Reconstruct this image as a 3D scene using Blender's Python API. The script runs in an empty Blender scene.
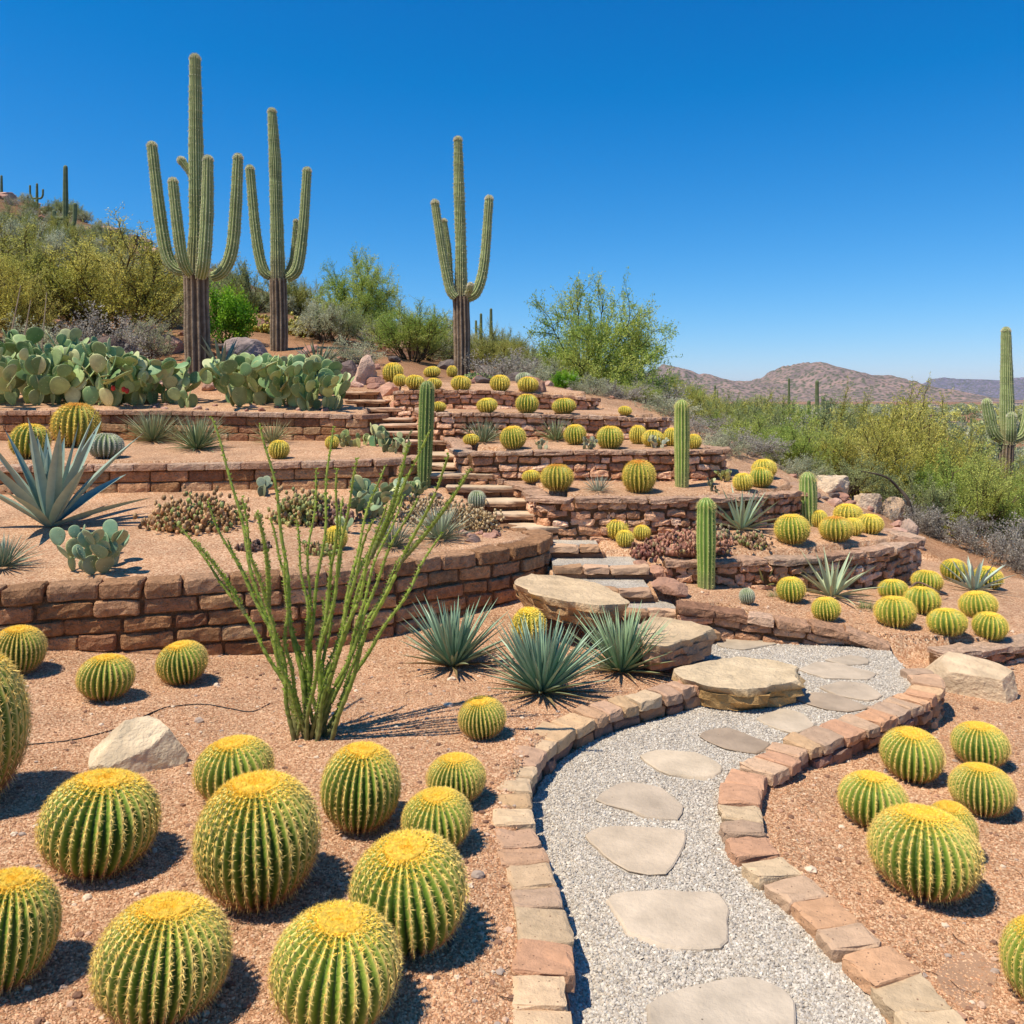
import bpy, math, random
import numpy as np
from math import pi, sin, cos, radians

SC = bpy.context.scene
COL = SC.collection

# ------------------------------------------------------------------ camera, sky, sun, exposure
F, CX, HY, CZ = 850.0, 512.0, 398.0, 1.75
cam_d = bpy.data.cameras.new("camera")
cam = bpy.data.objects.new("camera", cam_d)
COL.objects.link(cam)
cam.location = (0, 0, CZ)
cam.rotation_euler = (radians(90), 0, 0)
cam_d.sensor_width = 36
cam_d.lens = F / 1024 * 36
cam_d.shift_y = -(512 - HY) / 1024
cam_d.clip_start = 0.05
cam_d.clip_end = 40000
SC.camera = cam

SUN_EL, SUN_AZ = radians(63), radians(30)     # light travels +x, a little away from the camera
SKYFIT = [(1.0, 1.75), (.77, 1.13), (.98, .84)]
world = bpy.data.worlds.new("World")
SC.world = world
world.use_nodes = True
wn = world.node_tree.nodes
wl = world.node_tree.links
bgn = wn["Background"]
skyn = wn.new("ShaderNodeTexSky")
skyn.sky_type = 'NISHITA'
skyn.sun_disc = False
skyn.sun_elevation = SUN_EL
skyn.sun_rotation = radians(270) - SUN_AZ
skyn.altitude = 900
skyn.air_density = 1.0
skyn.dust_density = 0.35
skyn.ozone_density = 3.0
# deepen the blue of the sky as the photograph's film response does: out = a * in ^ g per channel
SKS = 0.125
sp_ = wn.new("ShaderNodeSeparateColor"); cb_ = wn.new("ShaderNodeCombineColor")
wl.new(skyn.outputs[0], sp_.inputs[0])
for i_, (a_, g_) in enumerate(SKYFIT):
    m1 = wn.new("ShaderNodeMath"); m1.operation = 'MULTIPLY'; m1.inputs[1].default_value = SKS; wl.new(sp_.outputs[i_], m1.inputs[0])
    m2 = wn.new("ShaderNodeMath"); m2.operation = 'POWER'; m2.inputs[1].default_value = g_; wl.new(m1.outputs[0], m2.inputs[0])
    m3 = wn.new("ShaderNodeMath"); m3.operation = 'MULTIPLY'; m3.inputs[1].default_value = a_ / SKS; wl.new(m2.outputs[0], m3.inputs[0])
    if i_ == 0:
        m4 = wn.new("ShaderNodeMath"); m4.operation = 'MULTIPLY_ADD'; m4.inputs[1].default_value = .83; m4.inputs[2].default_value = -.0335 / SKS; wl.new(m3.outputs[0], m4.inputs[0])
        m5 = wn.new("ShaderNodeMath"); m5.operation = 'MAXIMUM'; m5.inputs[1].default_value = 0; wl.new(m4.outputs[0], m5.inputs[0]); m3 = m5
    wl.new(m3.outputs[0], cb_.inputs[i_])
wl.new(cb_.outputs[0], bgn.inputs[0])
bgn.inputs[1].default_value = SKS

sd = bpy.data.lights.new("sun", 'SUN')
sd.energy = 5.0
sd.angle = radians(0.53)
sd.color = (1.0, 0.925, 0.79)
sun = bpy.data.objects.new("sun", sd)
COL.objects.link(sun)
from mathutils import Vector
sdir = Vector((cos(SUN_EL) * cos(SUN_AZ), cos(SUN_EL) * sin(SUN_AZ), -sin(SUN_EL)))
sun.rotation_euler = sdir.to_track_quat('-Z', 'Y').to_euler()
sun.location = (-10, -3, 15)
SC.view_settings.view_transform = 'Standard'
SC.view_settings.look = 'None'
SC.view_settings.exposure = 0.2
SC.view_settings.gamma = 1.0

# ------------------------------------------------------------------ helpers
def S(hexs):
    """sRGB hex -> linear triple"""
    o = []
    for i in (0, 2, 4):
        c = int(hexs[i:i + 2], 16) / 255
        o.append(c / 12.92 if c <= 0.04045 else ((c + 0.055) / 1.055) ** 2.4)
    return np.array(o)

def wx(px, D): return (px - CX) / F * D
def W(px, py, z):
    D = (CZ - z) * F / (py - HY)
    return (wx(px, D), D)

class MB:
    def __init__(s):
        s.v, s.c, s.f3, s.f4, s.m3, s.m4, s.n = [], [], [], [], [], [], 0
    def add(s, V, Fc, col=(1, 1, 1), mi=0):
        V = np.asarray(V, float).reshape(-1, 3)
        Fc = np.asarray(Fc, int)
        c = np.asarray(col, float)
        if c.ndim == 1: c = np.tile(c, (len(V), 1))
        s.v.append(V); s.c.append(c)
        if Fc.size:
            if Fc.shape[1] == 3: s.f3.append(Fc + s.n); s.m3.append(np.full(len(Fc), mi))
            else: s.f4.append(Fc + s.n); s.m4.append(np.full(len(Fc), mi))
        s.n += len(V)
    def mesh(s, name, mats, smooth=False):
        me = bpy.data.meshes.new(name)
        V = np.concatenate(s.v); C = np.concatenate(s.c)
        f3 = np.concatenate(s.f3) if s.f3 else np.zeros((0, 3), int)
        f4 = np.concatenate(s.f4) if s.f4 else np.zeros((0, 4), int)
        mi = np.concatenate(s.m3 + s.m4)
        me.vertices.add(len(V)); me.vertices.foreach_set("co", V.astype(np.float32).ravel())
        loops = np.concatenate([f3.ravel(), f4.ravel()]).astype(np.int32)
        me.loops.add(len(loops)); me.loops.foreach_set("vertex_index", loops)
        n3, n4 = len(f3), len(f4)
        st = np.concatenate([np.arange(n3) * 3, n3 * 3 + np.arange(n4) * 4]).astype(np.int32)
        me.polygons.add(n3 + n4); me.polygons.foreach_set("loop_start", st)
        me.polygons.foreach_set("material_index", mi.astype(np.int32))
        me.polygons.foreach_set("use_smooth", np.full(n3 + n4, smooth))
        a = me.color_attributes.new("Col", 'FLOAT_COLOR', 'POINT')
        a.data.foreach_set("color", np.concatenate([C, np.ones((len(C), 1))], 1).astype(np.float32).ravel())
        if not isinstance(mats, (list, tuple)): mats = [mats]
        for m in mats: me.materials.append(m)
        me.update(calc_edges=True)
        me.validate()
        return me
    def obj(s, name, mats, parent=None, smooth=False):
        return link(name, s.mesh(name, mats, smooth), parent)

def link(name, me, parent=None):
    o = bpy.data.objects.new(name, me)
    COL.objects.link(o)
    if parent: o.parent = parent
    return o
def empty(name, loc=(0, 0, 0), rz=0):
    o = bpy.data.objects.new(name, None)
    COL.objects.link(o); o.location = loc; o.rotation_euler = (0, 0, rz)
    o.empty_display_size = 0.1
    return o
def tag(o, label=None, cat=None, group=None, kind=None):
    if label: o["label"] = label
    if cat: o["category"] = cat
    if group: o["group"] = group
    if kind: o["kind"] = kind
    return o
def copy_tree(o, parent=None):
    c = o.copy(); COL.objects.link(c)
    if parent: c.parent = parent
    for ch in list(o.children): copy_tree(ch, c)
    return c

_rn = np.random.default_rng(5)
_DIRS = _rn.normal(size=(64, 3)); _DIRS /= np.linalg.norm(_DIRS, axis=1)[:, None]
_PH = _rn.uniform(0, 6.28, 64)
def snoise(P, scale, seed=0, oct=3):
    """cheap smooth pseudo noise, about -1..1"""
    P = np.asarray(P, float); out = np.zeros(len(P)); amp = 1; tot = 0
    for o in range(oct):
        for k in range(5):
            i = (seed * 7 + o * 13 + k * 5) % 64
            j = (i * 3 + 11) % 64
            out += amp * np.sin(P @ _DIRS[i] * scale * (1 + .17 * k) + _PH[i] + 1.3 * np.sin(P @ _DIRS[j] * scale * .7 + _PH[j])) / 2.4
        tot += amp; amp *= .5; scale *= 2.1
    return out / tot

# ------------------------------------------------------------------ materials
def nmat(name):
    m = bpy.data.materials.new(name); m.use_nodes = True
    n = m.node_tree.nodes; l = m.node_tree.links
    return m, n, l, n["Principled BSDF"]
def nz(n, l, vec, scale, detail=4, rough=.55):
    t = n.new("ShaderNodeTexNoise"); t.inputs['Scale'].default_value = scale
    t.inputs['Detail'].default_value = detail; t.inputs['Roughness'].default_value = rough
    l.new(vec, t.inputs['Vector']); return t
def ramp(n, l, fac, stops):
    r = n.new("ShaderNodeValToRGB"); e = r.color_ramp.elements
    while len(e) < len(stops): e.new(0.5)
    for i, (p, c) in enumerate(stops):
        e[i].position = p
        e[i].color = (c, c, c, 1) if np.isscalar(c) else (*c, 1)
    l.new(fac, r.inputs[0]); return r
def mixc(n, l, a, b, fac, typ='MULTIPLY'):
    m = n.new("ShaderNodeMix"); m.data_type = 'RGBA'; m.blend_type = typ
    for s, v in ((m.inputs[6], a), (m.inputs[7], b), (m.inputs[0], fac)):
        if hasattr(v, 'is_output'): l.new(v, s)
        elif np.isscalar(v): s.default_value = v
        else: s.default_value = (*v, 1)
    return m.outputs[2]
def bump(n, l, bsdf, h, strength, dist, prev=None):
    b = n.new("ShaderNodeBump"); b.inputs['Strength'].default_value = strength; b.inputs['Distance'].default_value = dist
    l.new(h, b.inputs['Height'])
    if prev is not None: l.new(prev.outputs[0], b.inputs['Normal'])
    l.new(b.outputs[0], bsdf.inputs['Normal']); return b

def attr_mat(name, rough=.8, nscale=20, namt=(.7, 1.25), bscale=None, bstr=.5, bdist=.01, spec=.3, trans=0, pos=True, spots=None, hard=0):
    m, n, l, b = nmat(name)
    a = n.new("ShaderNodeAttribute"); a.attribute_name = "Col"
    tc = n.new("ShaderNodeTexCoord")
    if pos:
        g = n.new("ShaderNodeNewGeometry"); vec = g.outputs['Position']
    else: vec = tc.outputs['Object']
    t = nz(n, l, vec, nscale)
    r = ramp(n, l, t.outputs[0], [(.25, namt[0]), (.75, namt[1])])
    c = mixc(n, l, a.outputs[0], r.outputs[0], 1.0)
    if spots:
        v = n.new("ShaderNodeTexVoronoi"); v.inputs['Scale'].default_value = spots[0]; l.new(vec, v.inputs['Vector'])
        rr = ramp(n, l, v.outputs['Distance'], [(spots[1], 1.0), (spots[1] * 1.6, 0.0)])
        c = mixc(n, l, c, spots[2], rr.outputs[0], 'MIX')
    l.new(c, b.inputs['Base Color'])
    b.inputs['Roughness'].default_value = rough
    b.inputs['Specular IOR Level'].default_value = spec
    if bscale:
        t2 = nz(n, l, vec, bscale, 6, .62)
        bb_ = bump(n, l, b, t2.outputs[0], bstr, bdist)
        if hard:
            t3 = nz(n, l, vec, bscale * .3, 5, .6)
            bump(n, l, b, t3.outputs[0], .9, bdist * 1.2, bb_)
    if trans:
        tr = n.new("ShaderNodeBsdfTranslucent"); l.new(c, tr.inputs[0])
        ms = n.new("ShaderNodeMixShader"); ms.inputs[0].default_value = trans
        l.new(b.outputs[0], ms.inputs[1]); l.new(tr.outputs[0], ms.inputs[2])
        l.new(ms.outputs[0], n["Material Output"].inputs[0])
    return m

def gravel_mat(name, cols, scale, big, bstr=.9, soil=None, bdist=.006):
    """loose stone: two sizes of coloured cells and a rounded bump"""
    m, n, l, b = nmat(name)
    g = n.new("ShaderNodeNewGeometry"); vec = g.outputs['Position']
    wn_ = nz(n, l, vec, scale * .6, 2)
    mx = n.new("ShaderNodeVectorMath"); mx.operation = 'MULTIPLY_ADD'
    l.new(wn_.outputs[1], mx.inputs[0]); mx.inputs[1].default_value = (.12 / scale,) * 3; l.new(vec, mx.inputs[2])
    v = n.new("ShaderNodeTexVoronoi"); v.inputs['Scale'].default_value = scale; v.inputs['Randomness'].default_value = 1
    l.new(mx.outputs[0], v.inputs['Vector'])
    sep = n.new("ShaderNodeSeparateColor"); l.new(v.outputs['Color'], sep.inputs[0])
    k = len(cols)
    r = ramp(n, l, sep.outputs[0], [(i / k, c) for i, c in enumerate(cols)])
    r.color_ramp.interpolation = 'CONSTANT'
    v2 = n.new("ShaderNodeTexVoronoi"); v2.inputs['Scale'].default_value = scale * 2.3; l.new(vec, v2.inputs['Vector'])
    sep2 = n.new("ShaderNodeSeparateColor"); l.new(v2.outputs['Color'], sep2.inputs[0])
    r2 = ramp(n, l, sep2.outputs[0], [(0, .72), (1, 1.22)])
    c = mixc(n, l, r.outputs[0], r2.outputs[0], .8)
    t = nz(n, l, vec, big, 5)
    r3 = ramp(n, l, t.outputs[0], [(.3, .82), (.7, 1.12)])
    c = mixc(n, l, c, r3.outputs[0], 1.0)
    t4 = nz(n, l, vec, big * .25, 3)
    r4 = ramp(n, l, t4.outputs[0], [(.35, .9), (.65, 1.06)])
    c = mixc(n, l, c, r4.outputs[0], 1.0)
    if soil is not None:
        a = n.new("ShaderNodeAttribute"); a.attribute_name = "Col"
        c = mixc(n, l, c, a.outputs[0], 1.0)
    l.new(c, b.inputs['Base Color'])
    b.inputs['Roughness'].default_value = .9; b.inputs['Specular IOR Level'].default_value = .2
    inv = n.new("ShaderNodeMath"); inv.operation = 'SUBTRACT'; inv.inputs[0].default_value = 1
    l.new(v.outputs['Distance'], inv.inputs[1])
    bp = bump(n, l, b, inv.outputs[0], bstr, bdist)
    inv2 = n.new("ShaderNodeMath"); inv2.operation = 'SUBTRACT'; inv2.inputs[0].default_value = 1
    l.new(v2.outputs['Distance'], inv2.inputs[1])
    bp2 = bump(n, l, b, inv2.outputs[0], bstr * .7, bdist * .5, bp)
    t5 = nz(n, l, vec, 9, 4)
    bump(n, l, b, t5.outputs[0], .35, .03, bp2)
    return m

SKIN = attr_mat("cactus_skin", .5, 14, (.82, 1.18), 60, .15, .003, .35, pos=False)
SPINE = attr_mat("cactus_spines", .55, 3, (1.0, 1.35), spec=.3, trans=.12, pos=False)
WOOL = attr_mat("crown_wool", .9, 22, (.9, 1.5), 90, .8, .02, .1, pos=False)
SAG = attr_mat("saguaro_skin", .6, 5, (.78, 1.2), 30, .4, .01, .25)
BARK = attr_mat("saguaro_bark", .9, 9, (.55, 1.35), 25, .9, .02, .15)
LEAF = attr_mat("leaf", .55, 3, (.92, 1.42), spec=.3, trans=.45)
BLADE = attr_mat("leaf_blade", .5, 14, (.85, 1.15), 50, .2, .002, .35, trans=.08)
PAD = attr_mat("pad_skin", .5, 10, (.72, 1.22), 60, .3, .004, .35, spots=(26, .07, tuple(S('8a7a4e'))))
TWIG = attr_mat("twig", .9, 12, (.7, 1.3), spec=.1)
STONE = attr_mat("wall_stone", .92, 22, (.62, 1.3), 50, 1.0, .03, .1, hard=1)
EDGE = attr_mat("edging_stone", .92, 30, (.80, 1.12), 120, .8, .008, .1, spots=(45, .10, tuple(S("8a6a54"))))
ROCK = attr_mat("sandstone_rock", .9, 7, (.74, 1.22), 28, .9, .03, .15)
SLAB = attr_mat("flagstone", .88, 7, (.74, 1.16), 45, .75, .008, .2, spots=(16, .035, tuple(S('6d5f50'))))
DARK = attr_mat("dark_tube", .6, 10, (.9, 1.1))
BEDCOL = [S(h) for h in ('c0936f', 'd2a781', 'b0825f', 'dcb792', 'b88561', 'c79c77', 'a07453', 'cfa380')]
PATHCOL = [S(h) for h in ('bdb09f', 'c8bcab', 'aea08f', 'cfc4b3', 'b8a995', 'bcb2a4', 'a0968a', 'c4b8a5')]
BED = gravel_mat("decomposed_granite", BEDCOL, 95, 3.0, .7, soil=1, bdist=.004)
PATHM = gravel_mat("grey_gravel", PATHCOL, 105, 2.5, .9, bdist=.006)
PEB = attr_mat("pebbles", .85, 60, (.85, 1.15), spec=.2)

# ------------------------------------------------------------------ heights
def tps_fit(pts):
    P = np.array(pts, float); X = P[:, :2]; z = P[:, 2]; n = len(P)
    r = np.linalg.norm(X[:, None] - X[None], axis=2)
    K = np.where(r > 0, r * r * np.log(r + 1e-9), 0) + np.eye(n) * .02
    A = np.zeros((n + 3, n + 3)); A[:n, :n] = K; A[:n, n] = 1; A[:n, n + 1:] = X
    A[n, :n] = 1; A[n + 1:, :n] = X.T
    return X, np.linalg.solve(A, np.concatenate([z, [0, 0, 0]]))
def tps_eval(fit, x, y):
    X, w = fit; n = len(X); out = w[n] + w[n + 1] * x + w[n + 2] * y
    for i in range(n):
        r2 = (x - X[i, 0]) ** 2 + (y - X[i, 1]) ** 2 + 1e-12
        out = out + w[i] * .5 * r2 * np.log(r2)
    return out
NAT = tps_fit([
 (-3.25,5.3,.17),(-1.9,5.6,.02),(-1.4,5.8,.0),(0,6.7,.08),(-2,2,.12),(0,2,.12),(.1,4,.12),(-3,3,.15),(-6,5,.3),(-6,1,.25),(-2.5,4,.1),(-1,3.3,.12),
 (1,2,-.02),(1.5,3,-.08),(2,4,-.1),(3,5.5,-.15),(4,5,-.2),(4,3,-.12),(1.6,1,0),
 (4.5,8,-.05),(4.6,6.5,-.15),(5,9.2,-.05),(3.9,9.4,.3),(3.4,10,.7),(3,11,1.0),(7,9,-.4),(8,14,-.7),(12,12,-1.2),(12,20,-1.6),(20,20,-3),(5,14,.1),(4.2,12,.6),
 (3.2,14,1.3),(25,40,-5),(40,40,-7),(10,40,-3),(6,25,0),(8,30,-1),(2,18,1.65),(-.94,16,2.15),(-5.54,15,2.22),(-4.93,18,2.85),(-4.4,24,3.7),
 (-30,50,14.0),(-21.8,45,10.7),(-16.6,40,7.8),(-11.7,38,6.0),(-7,35,4.5),(-2,35,3.3),(2,35,2.0),(-45,50,17),
 (-9.6,16,2.9),(-6,12,1.75),(-3,12,1.72),(-1.6,13,1.95),(-2.2,16,2.4),(-12,26,5),(-20,30,8),(-14,16,4),(-9,12,1.95),(0,13,2.0),(1.5,13,1.75),(.6,14.5,1.9)])
def nat(x, y):
    xc = np.clip(x, -45, 40); yc = np.clip(y, -4, 52)
    h = tps_eval(NAT, xc, yc)
    r = np.sqrt((x - xc) ** 2 + (y - yc) ** 2)
    r2 = np.hypot(x, y)
    t = np.clip((r2 - 45) / 160, 0, 1); t = t * t * (3 - 2 * t)
    rough = np.clip((r2 - 11.5) / 10, 0, 1)
    P = np.stack([x, y, 0 * x], -1).reshape(-1, 3)
    nn = snoise(P, .9, 3, 4).reshape(x.shape)
    far = -15 + 1.2 * snoise(P, .02, 9, 2).reshape(x.shape)
    return h * (1 - t) + far * t + rough * .13 * nn

def plane(pts):
    P = np.array(pts, float)
    if len(P) == 1: return lambda x, y: 0 * x + P[0, 2]
    A = np.c_[P[:, :2], np.ones(len(P))]
    w = np.linalg.lstsq(A, P[:, 2], rcond=None)[0]
    return lambda x, y: w[0] * x + w[1] * y + w[2]
def tpsf(pts):
    ft = tps_fit(pts)
    return lambda x, y: tps_eval(ft, x, y)
def inpoly(poly, x, y):
    P = np.asarray(poly); ins = np.zeros(x.shape, bool); j = len(P) - 1
    for i in range(len(P)):
        xi, yi, xj, yj = *P[i], *P[j]
        c = ((yi > y) != (yj > y)) & (x < (xj - xi) * (y - yi) / (yj - yi + 1e-12) + xi)
        ins ^= c; j = i
    return ins

def offs(line, d):
    """shift polyline to the LEFT (bed side) by d"""
    L = np.array([p[:2] for p in line], float)
    t = np.gradient(L, axis=0); t /= np.linalg.norm(t, axis=1)[:, None]
    return L + np.c_[-t[:, 1], t[:, 0]] * d
def smooth(line, k=6):
    """Catmull-Rom densify, keeps extra columns"""
    P = np.array(line, float); P = np.vstack([2 * P[0] - P[1], P, 2 * P[-1] - P[-2]]); out = []
    for i in range(1, len(P) - 2):
        for t in np.linspace(0, 1, k, endpoint=False):
            p0, p1, p2, p3 = P[i - 1:i + 3]
            out.append(.5 * (2 * p1 + (p2 - p0) * t + (2 * p0 - 5 * p1 + 4 * p2 - p3) * t * t + (3 * p1 - p0 - 3 * p2 + p3) * t ** 3))
    out.append(P[-2]); return np.array(out)

def wl_(pts, z):
    """wall line from top edge pixels; z scalar or per point"""
    r = []
    for i, p in enumerate(pts):
        zz = z if np.isscalar(z) else z[i]
        r.append((*W(p[0], p[1], zz), zz))
    return r
# wall top-edge lines: (x, y, ztop), left -> right, bed behind
L1 = [(-6.5, 4.9, .56), (-4.6, 5.15, .55)] + wl_([(0,587),(75,582),(150,579),(225,574),(300,570),(376,563),(430,555),(490,548),(522,543),(540,537)], .55) + [(.26, 7.5, .56), (.12, 7.68, .57), (-.12, 7.8, .6)]
L2 = [(-7.5, 8.5, 1.08), (-5.2, 8.5, 1.08), (-4.2, 8.5, 1.09), (-2.6, 8.55, 1.11), (-1.6, 8.6, 1.13), (-1.12, 8.65, 1.15), (-1.0, 8.9, 1.16)]
L3 = [(-8.5, 10.6, 1.58), (-5.1, 10.5, 1.6), (-3.4, 10.5, 1.58), (-2.4, 10.5, 1.56), (-1.8, 10.48, 1.55), (-1.72, 10.7, 1.56)]
T6 = wl_([(676,603),(700,605),(727,609),(786,618),(853,630),(889,645)], [.25,.24,.21,.17,.10,.02])
T5 = wl_([(664,558),(700,558),(736,557.5),(780,557),(815,554),(843,551),(866,548),(890,544),(905,540)], .42) + [(3.82, 8.2, .42), (3.78, 8.55, .42), (3.55, 8.9, .42), (3.2, 9.2, .43)]
T4 = [(-.2, 8.85, .95), (.1, 8.5, .90), (.24, 8.15, .86), (.3, 7.84, .84), (.5, 7.76, .845), (.8, 7.75, .85), (1.55, 7.75, .85), (2.25, 7.95, .85), (2.62, 8.2, .85), (2.88, 8.5, .85), (2.9, 8.8, .86), (2.7, 9.15, .87)]
T3 = [(-.68, 9.75, 1.3), (-.54, 9.3, 1.25), (-.5, 8.9, 1.21), (-.4, 8.73, 1.2), (0, 8.68, 1.21), (.9, 8.66, 1.22), (1.5, 8.68, 1.22), (1.95, 8.75, 1.22), (2.17, 8.95, 1.22), (2.16, 9.3, 1.22), (2.0, 9.7, 1.23)]
T2 = [(-1.1, 10.6, 1.63), (-1.0, 10.2, 1.59), (-.9, 9.97, 1.58), (-.3, 9.9, 1.58), (.6, 9.9, 1.56), (1.2, 9.9, 1.54), (1.55, 9.95, 1.52), (1.75, 10.1, 1.52), (1.8, 10.4, 1.5), (1.6, 10.8, 1.5)]
T1 = [(-1.55, 11.25, 1.84), (-1.1, 11.2, 1.855), (-.3, 11.2, 1.85), (.4, 11.2, 1.8), (.8, 11.25, 1.77), (1.05, 11.4, 1.75), (1.1, 11.8, 1.75)]
TR = wl_([(935,650),(960,647),(1000,642),(1024,639)], .0) + [(4.6, 6.3, .0), (6, 6.6, 0)]
# path edges
PL = [W(x, y, 0) for x, y in [(572,1150),(568,1060),(565,1024),(567,985),(557,931),(543,890),(531,848),(529,815),(534,799),(548,774),(570,755),(602,738),(631,728),(673,716),(714,702)]]
PR = [W(x, y, .0) for x, y in [(1060,1180),(950,1024),(919,989),(877,954),(844,921),(811,894),(782,869),(766,844),(761,824),(761,803),(770,786),(795,774),(807,761),(848,745),(890,728),(931,708),(943,695),(940,685),(923,675)]]
PRin = [W(x, y, .0) for x, y in [(955,1180),(886,1024),(848,964),(819,931),(786,904),(757,882),(739,853),(732,828),(730,807),(735,790),(747,778),(766,766),(795,753),(824,739),(857,726),(886,714),(911,703),(921,693),(917,679),(904,668)]]
PL = [tuple(p) for p in smooth(PL, 3)]; PR = [tuple(p) for p in smooth(PR, 3)]
back = [W(x, y, 0) for x, y in [(700,686),(688,668),(680,650),(685,634),(718,630),(766,638),(807,644),(857,648),(889,650)]]
# the stairs: (px left, px right, py front top edge, z, kind) bottom to top
STEPS = [(640,720,632,.10,'g'),(622,680,611,.21,'g'),(556,652,590,.32,'g'),(553,650,567,.44,'g'),(546,600,546,.53,'g'),
 (508,566,527,.62,'s'),(494,547,514,.70,'s'),(484,529,501,.79,'s'),(446,519,487,.88,'s'),(427,494,474,.97,'s'),(424,473,465,1.05,'s'),
 (421,463,455,1.13,'s'),(388,448,441,1.25,'s'),(371,424,432,1.34,'s'),(370,417,424,1.43,'s'),(368,413,418,1.51,'s'),(352,402,408,1.62,'s'),
 (344,386,400,1.73,'s'),(341,378,391.5,1.84,'s')]
DS = [6.02, 6.26, 6.52, 6.93, 7.33, 7.68, 7.92, 8.15, 8.4, 8.6, 8.9, 9.2, 9.75, 10.1, 10.45, 10.8, 11.15, 11.55, 12.0]
STEPG = []
for (a, b, py, z, k), D in zip(STEPS, DS):
    z = CZ - (py - HY) / F * D
    STEPG.append((wx(a, D), wx(b, D), D, z, k))

def closed(line, off, back_pts):
    return [tuple(p) for p in offs(line, off)] + back_pts
Z = []
Z.append((closed(T6, .08, [(3.75,6.15),(4.6,6.4),(6,6.7),(5.5,8.3),(4.4,9.3),(3.6,9.3),(1.2,9),(1.1,6.6)]),
          plane([(1.29,7.07,.245),(2.24,7.1,.21),(3.14,7.5,.05),(3.8,8.1,.03),(1.3,6.25,.22),(2.0,6.15,.15),(2.6,5.95,.06),(3.5,6.1,.0),(4.5,6.9,-.04)])))
PATHPOLY = PL + back + PRin[::-1]
PATHZONE = [tuple(p) for p in offs(PL, .06)] + [W(712,686,0)] + back[1:] + [W(904,664,0)] + [tuple(p) for p in offs(PR, .07)][::-1]
Z.append((closed(T5, .08, [(2,9.6),(-.2,8.6),(-.1,7.7),(.4,7.12)]), tpsf([(1.3,7.1,.41),(2.4,7.1,.41),(3.2,7.4,.41),(3.8,8.1,.41),(.8,7.5,.42),(1.1,7.3,.41),(.5,7.75,.52),(1.5,7.7,.55),(2.9,8.5,.52),(3.4,9,.45),(1,9,.6)])))
Z.append((closed(T4, .08, [(1.5,10),(-.3,9.3)]), plane([(.3,7.8,.85),(1.5,7.75,.86),(2.7,8.4,.86),(0,8.65,.92),(1.5,8.6,.94),(2.1,8.9,.95)])))
Z.append((closed(T3, .08, [(1,10.6),(-.7,10.3)]), plane([(-.2,8.7,1.21),(1.5,8.7,1.23),(2.1,9,1.23),(-.8,9.85,1.27),(.6,9.85,1.27),(1.6,9.9,1.26)])))
Z.append((closed(T2, .08, [(1.2,12),(-1.3,11.6)]), plane([(-.8,10,1.58),(.6,9.95,1.57),(1.6,10.1,1.54),(-1.2,11.15,1.62),(.4,11.15,1.6)])))
T1H = plane([(-1.3,11.3,1.86),(0,11.3,1.86),(.8,11.4,1.8),(-1,13,2.0),(.5,12.6,1.9)])
Z.append((closed(T1, .08, [(.6,12.6),(-.4,13.0),(-1.6,12.7)]), T1H))
Z.append((closed(L1, .08, [(-.45,8.4),(-.95,9.2),(-5,9.2),(-8,9)]), tpsf([(-3.2,5.5,.54),(-4.6,5.3,.54),(-1.4,6,.54),(-.6,6.6,.54),(0,7.0,.54),(.2,7.3,.54),(.2,7.6,.55),(-.1,7.9,.60),(-.4,8.2,.72),(-.8,7.6,.62),(-4.2,8.4,.80),(-1.2,8.5,.83),(-.95,9,.95),(-6,8,.76),(-2.5,7,.65),(-7,5.5,.56)])))
Z.append((closed(L2, .08, [(-1.5,10),(-1.75,11),(-5,11),(-9,11)]), plane([(-4.2,8.6,1.09),(-1.2,8.7,1.15),(-1.8,10.4,1.2),(-5.1,10.4,1.25)])))
Z.append((closed(L3, .08, [(-2.0,11.4),(-2.6,12.2),(-4,12.4),(-9,12.3)]), plane([(-5,10.6,1.6),(-1.8,10.6,1.56),(-2.4,12,1.72),(-5,12.2,1.78)])))
Z.append((PATHZONE, lambda x, y: 0 * x - .002))
for i, (x0, x1, D, z, k) in enumerate(STEPG):
    D2 = STEPG[i + 1][2] if i + 1 < len(STEPG) else D + .5
    Z.append(([(x0 - .02, D + .08), (x1 + .02, D + .08), (x1 + .02, D2 + .1), (x0 - .02, D2 + .1)], (lambda zz: (lambda x, y: 0 * x + zz - .07))(z)))
def height(x, y, micro=True):
    x = np.asarray(x, float); y = np.asarray(y, float)
    h = nat(x, y)
    zone = np.full(x.shape, -1)
    near = (np.abs(x) < 10) & (y < 14) & (y > 0)
    for k, (poly, fn) in enumerate(Z):
        m = near & inpoly(poly, x, y)
        h = np.where(m, fn(x, y), h); zone = np.where(m, k, zone)
    P = np.stack([x, y, 0 * x], -1).reshape(-1, 3)
    ok = (zone < 9)
    h = h + np.where(ok, .012 * snoise(P, 3.1, 6, 3).reshape(x.shape), 0)
    return h, zone
def H1(x, y):
    return float(height(np.array([x]), np.array([y]))[0][0])
def at(px, py, lo, hi):
    """ground point under a pixel, searched between distances lo..hi"""
    D = np.arange(lo, hi, .01)
    h, _ = height(wx(px, D), D)
    e = np.abs(HY + F * (CZ - h) / D - py)
    i = int(np.argmin(e))
    if e[i] > 2.5: print("AT miss", px, py, lo, hi, "err %.1f" % e[i], "D %.2f" % D[i])
    return wx(px, D[i]), D[i], float(h[i])

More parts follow.
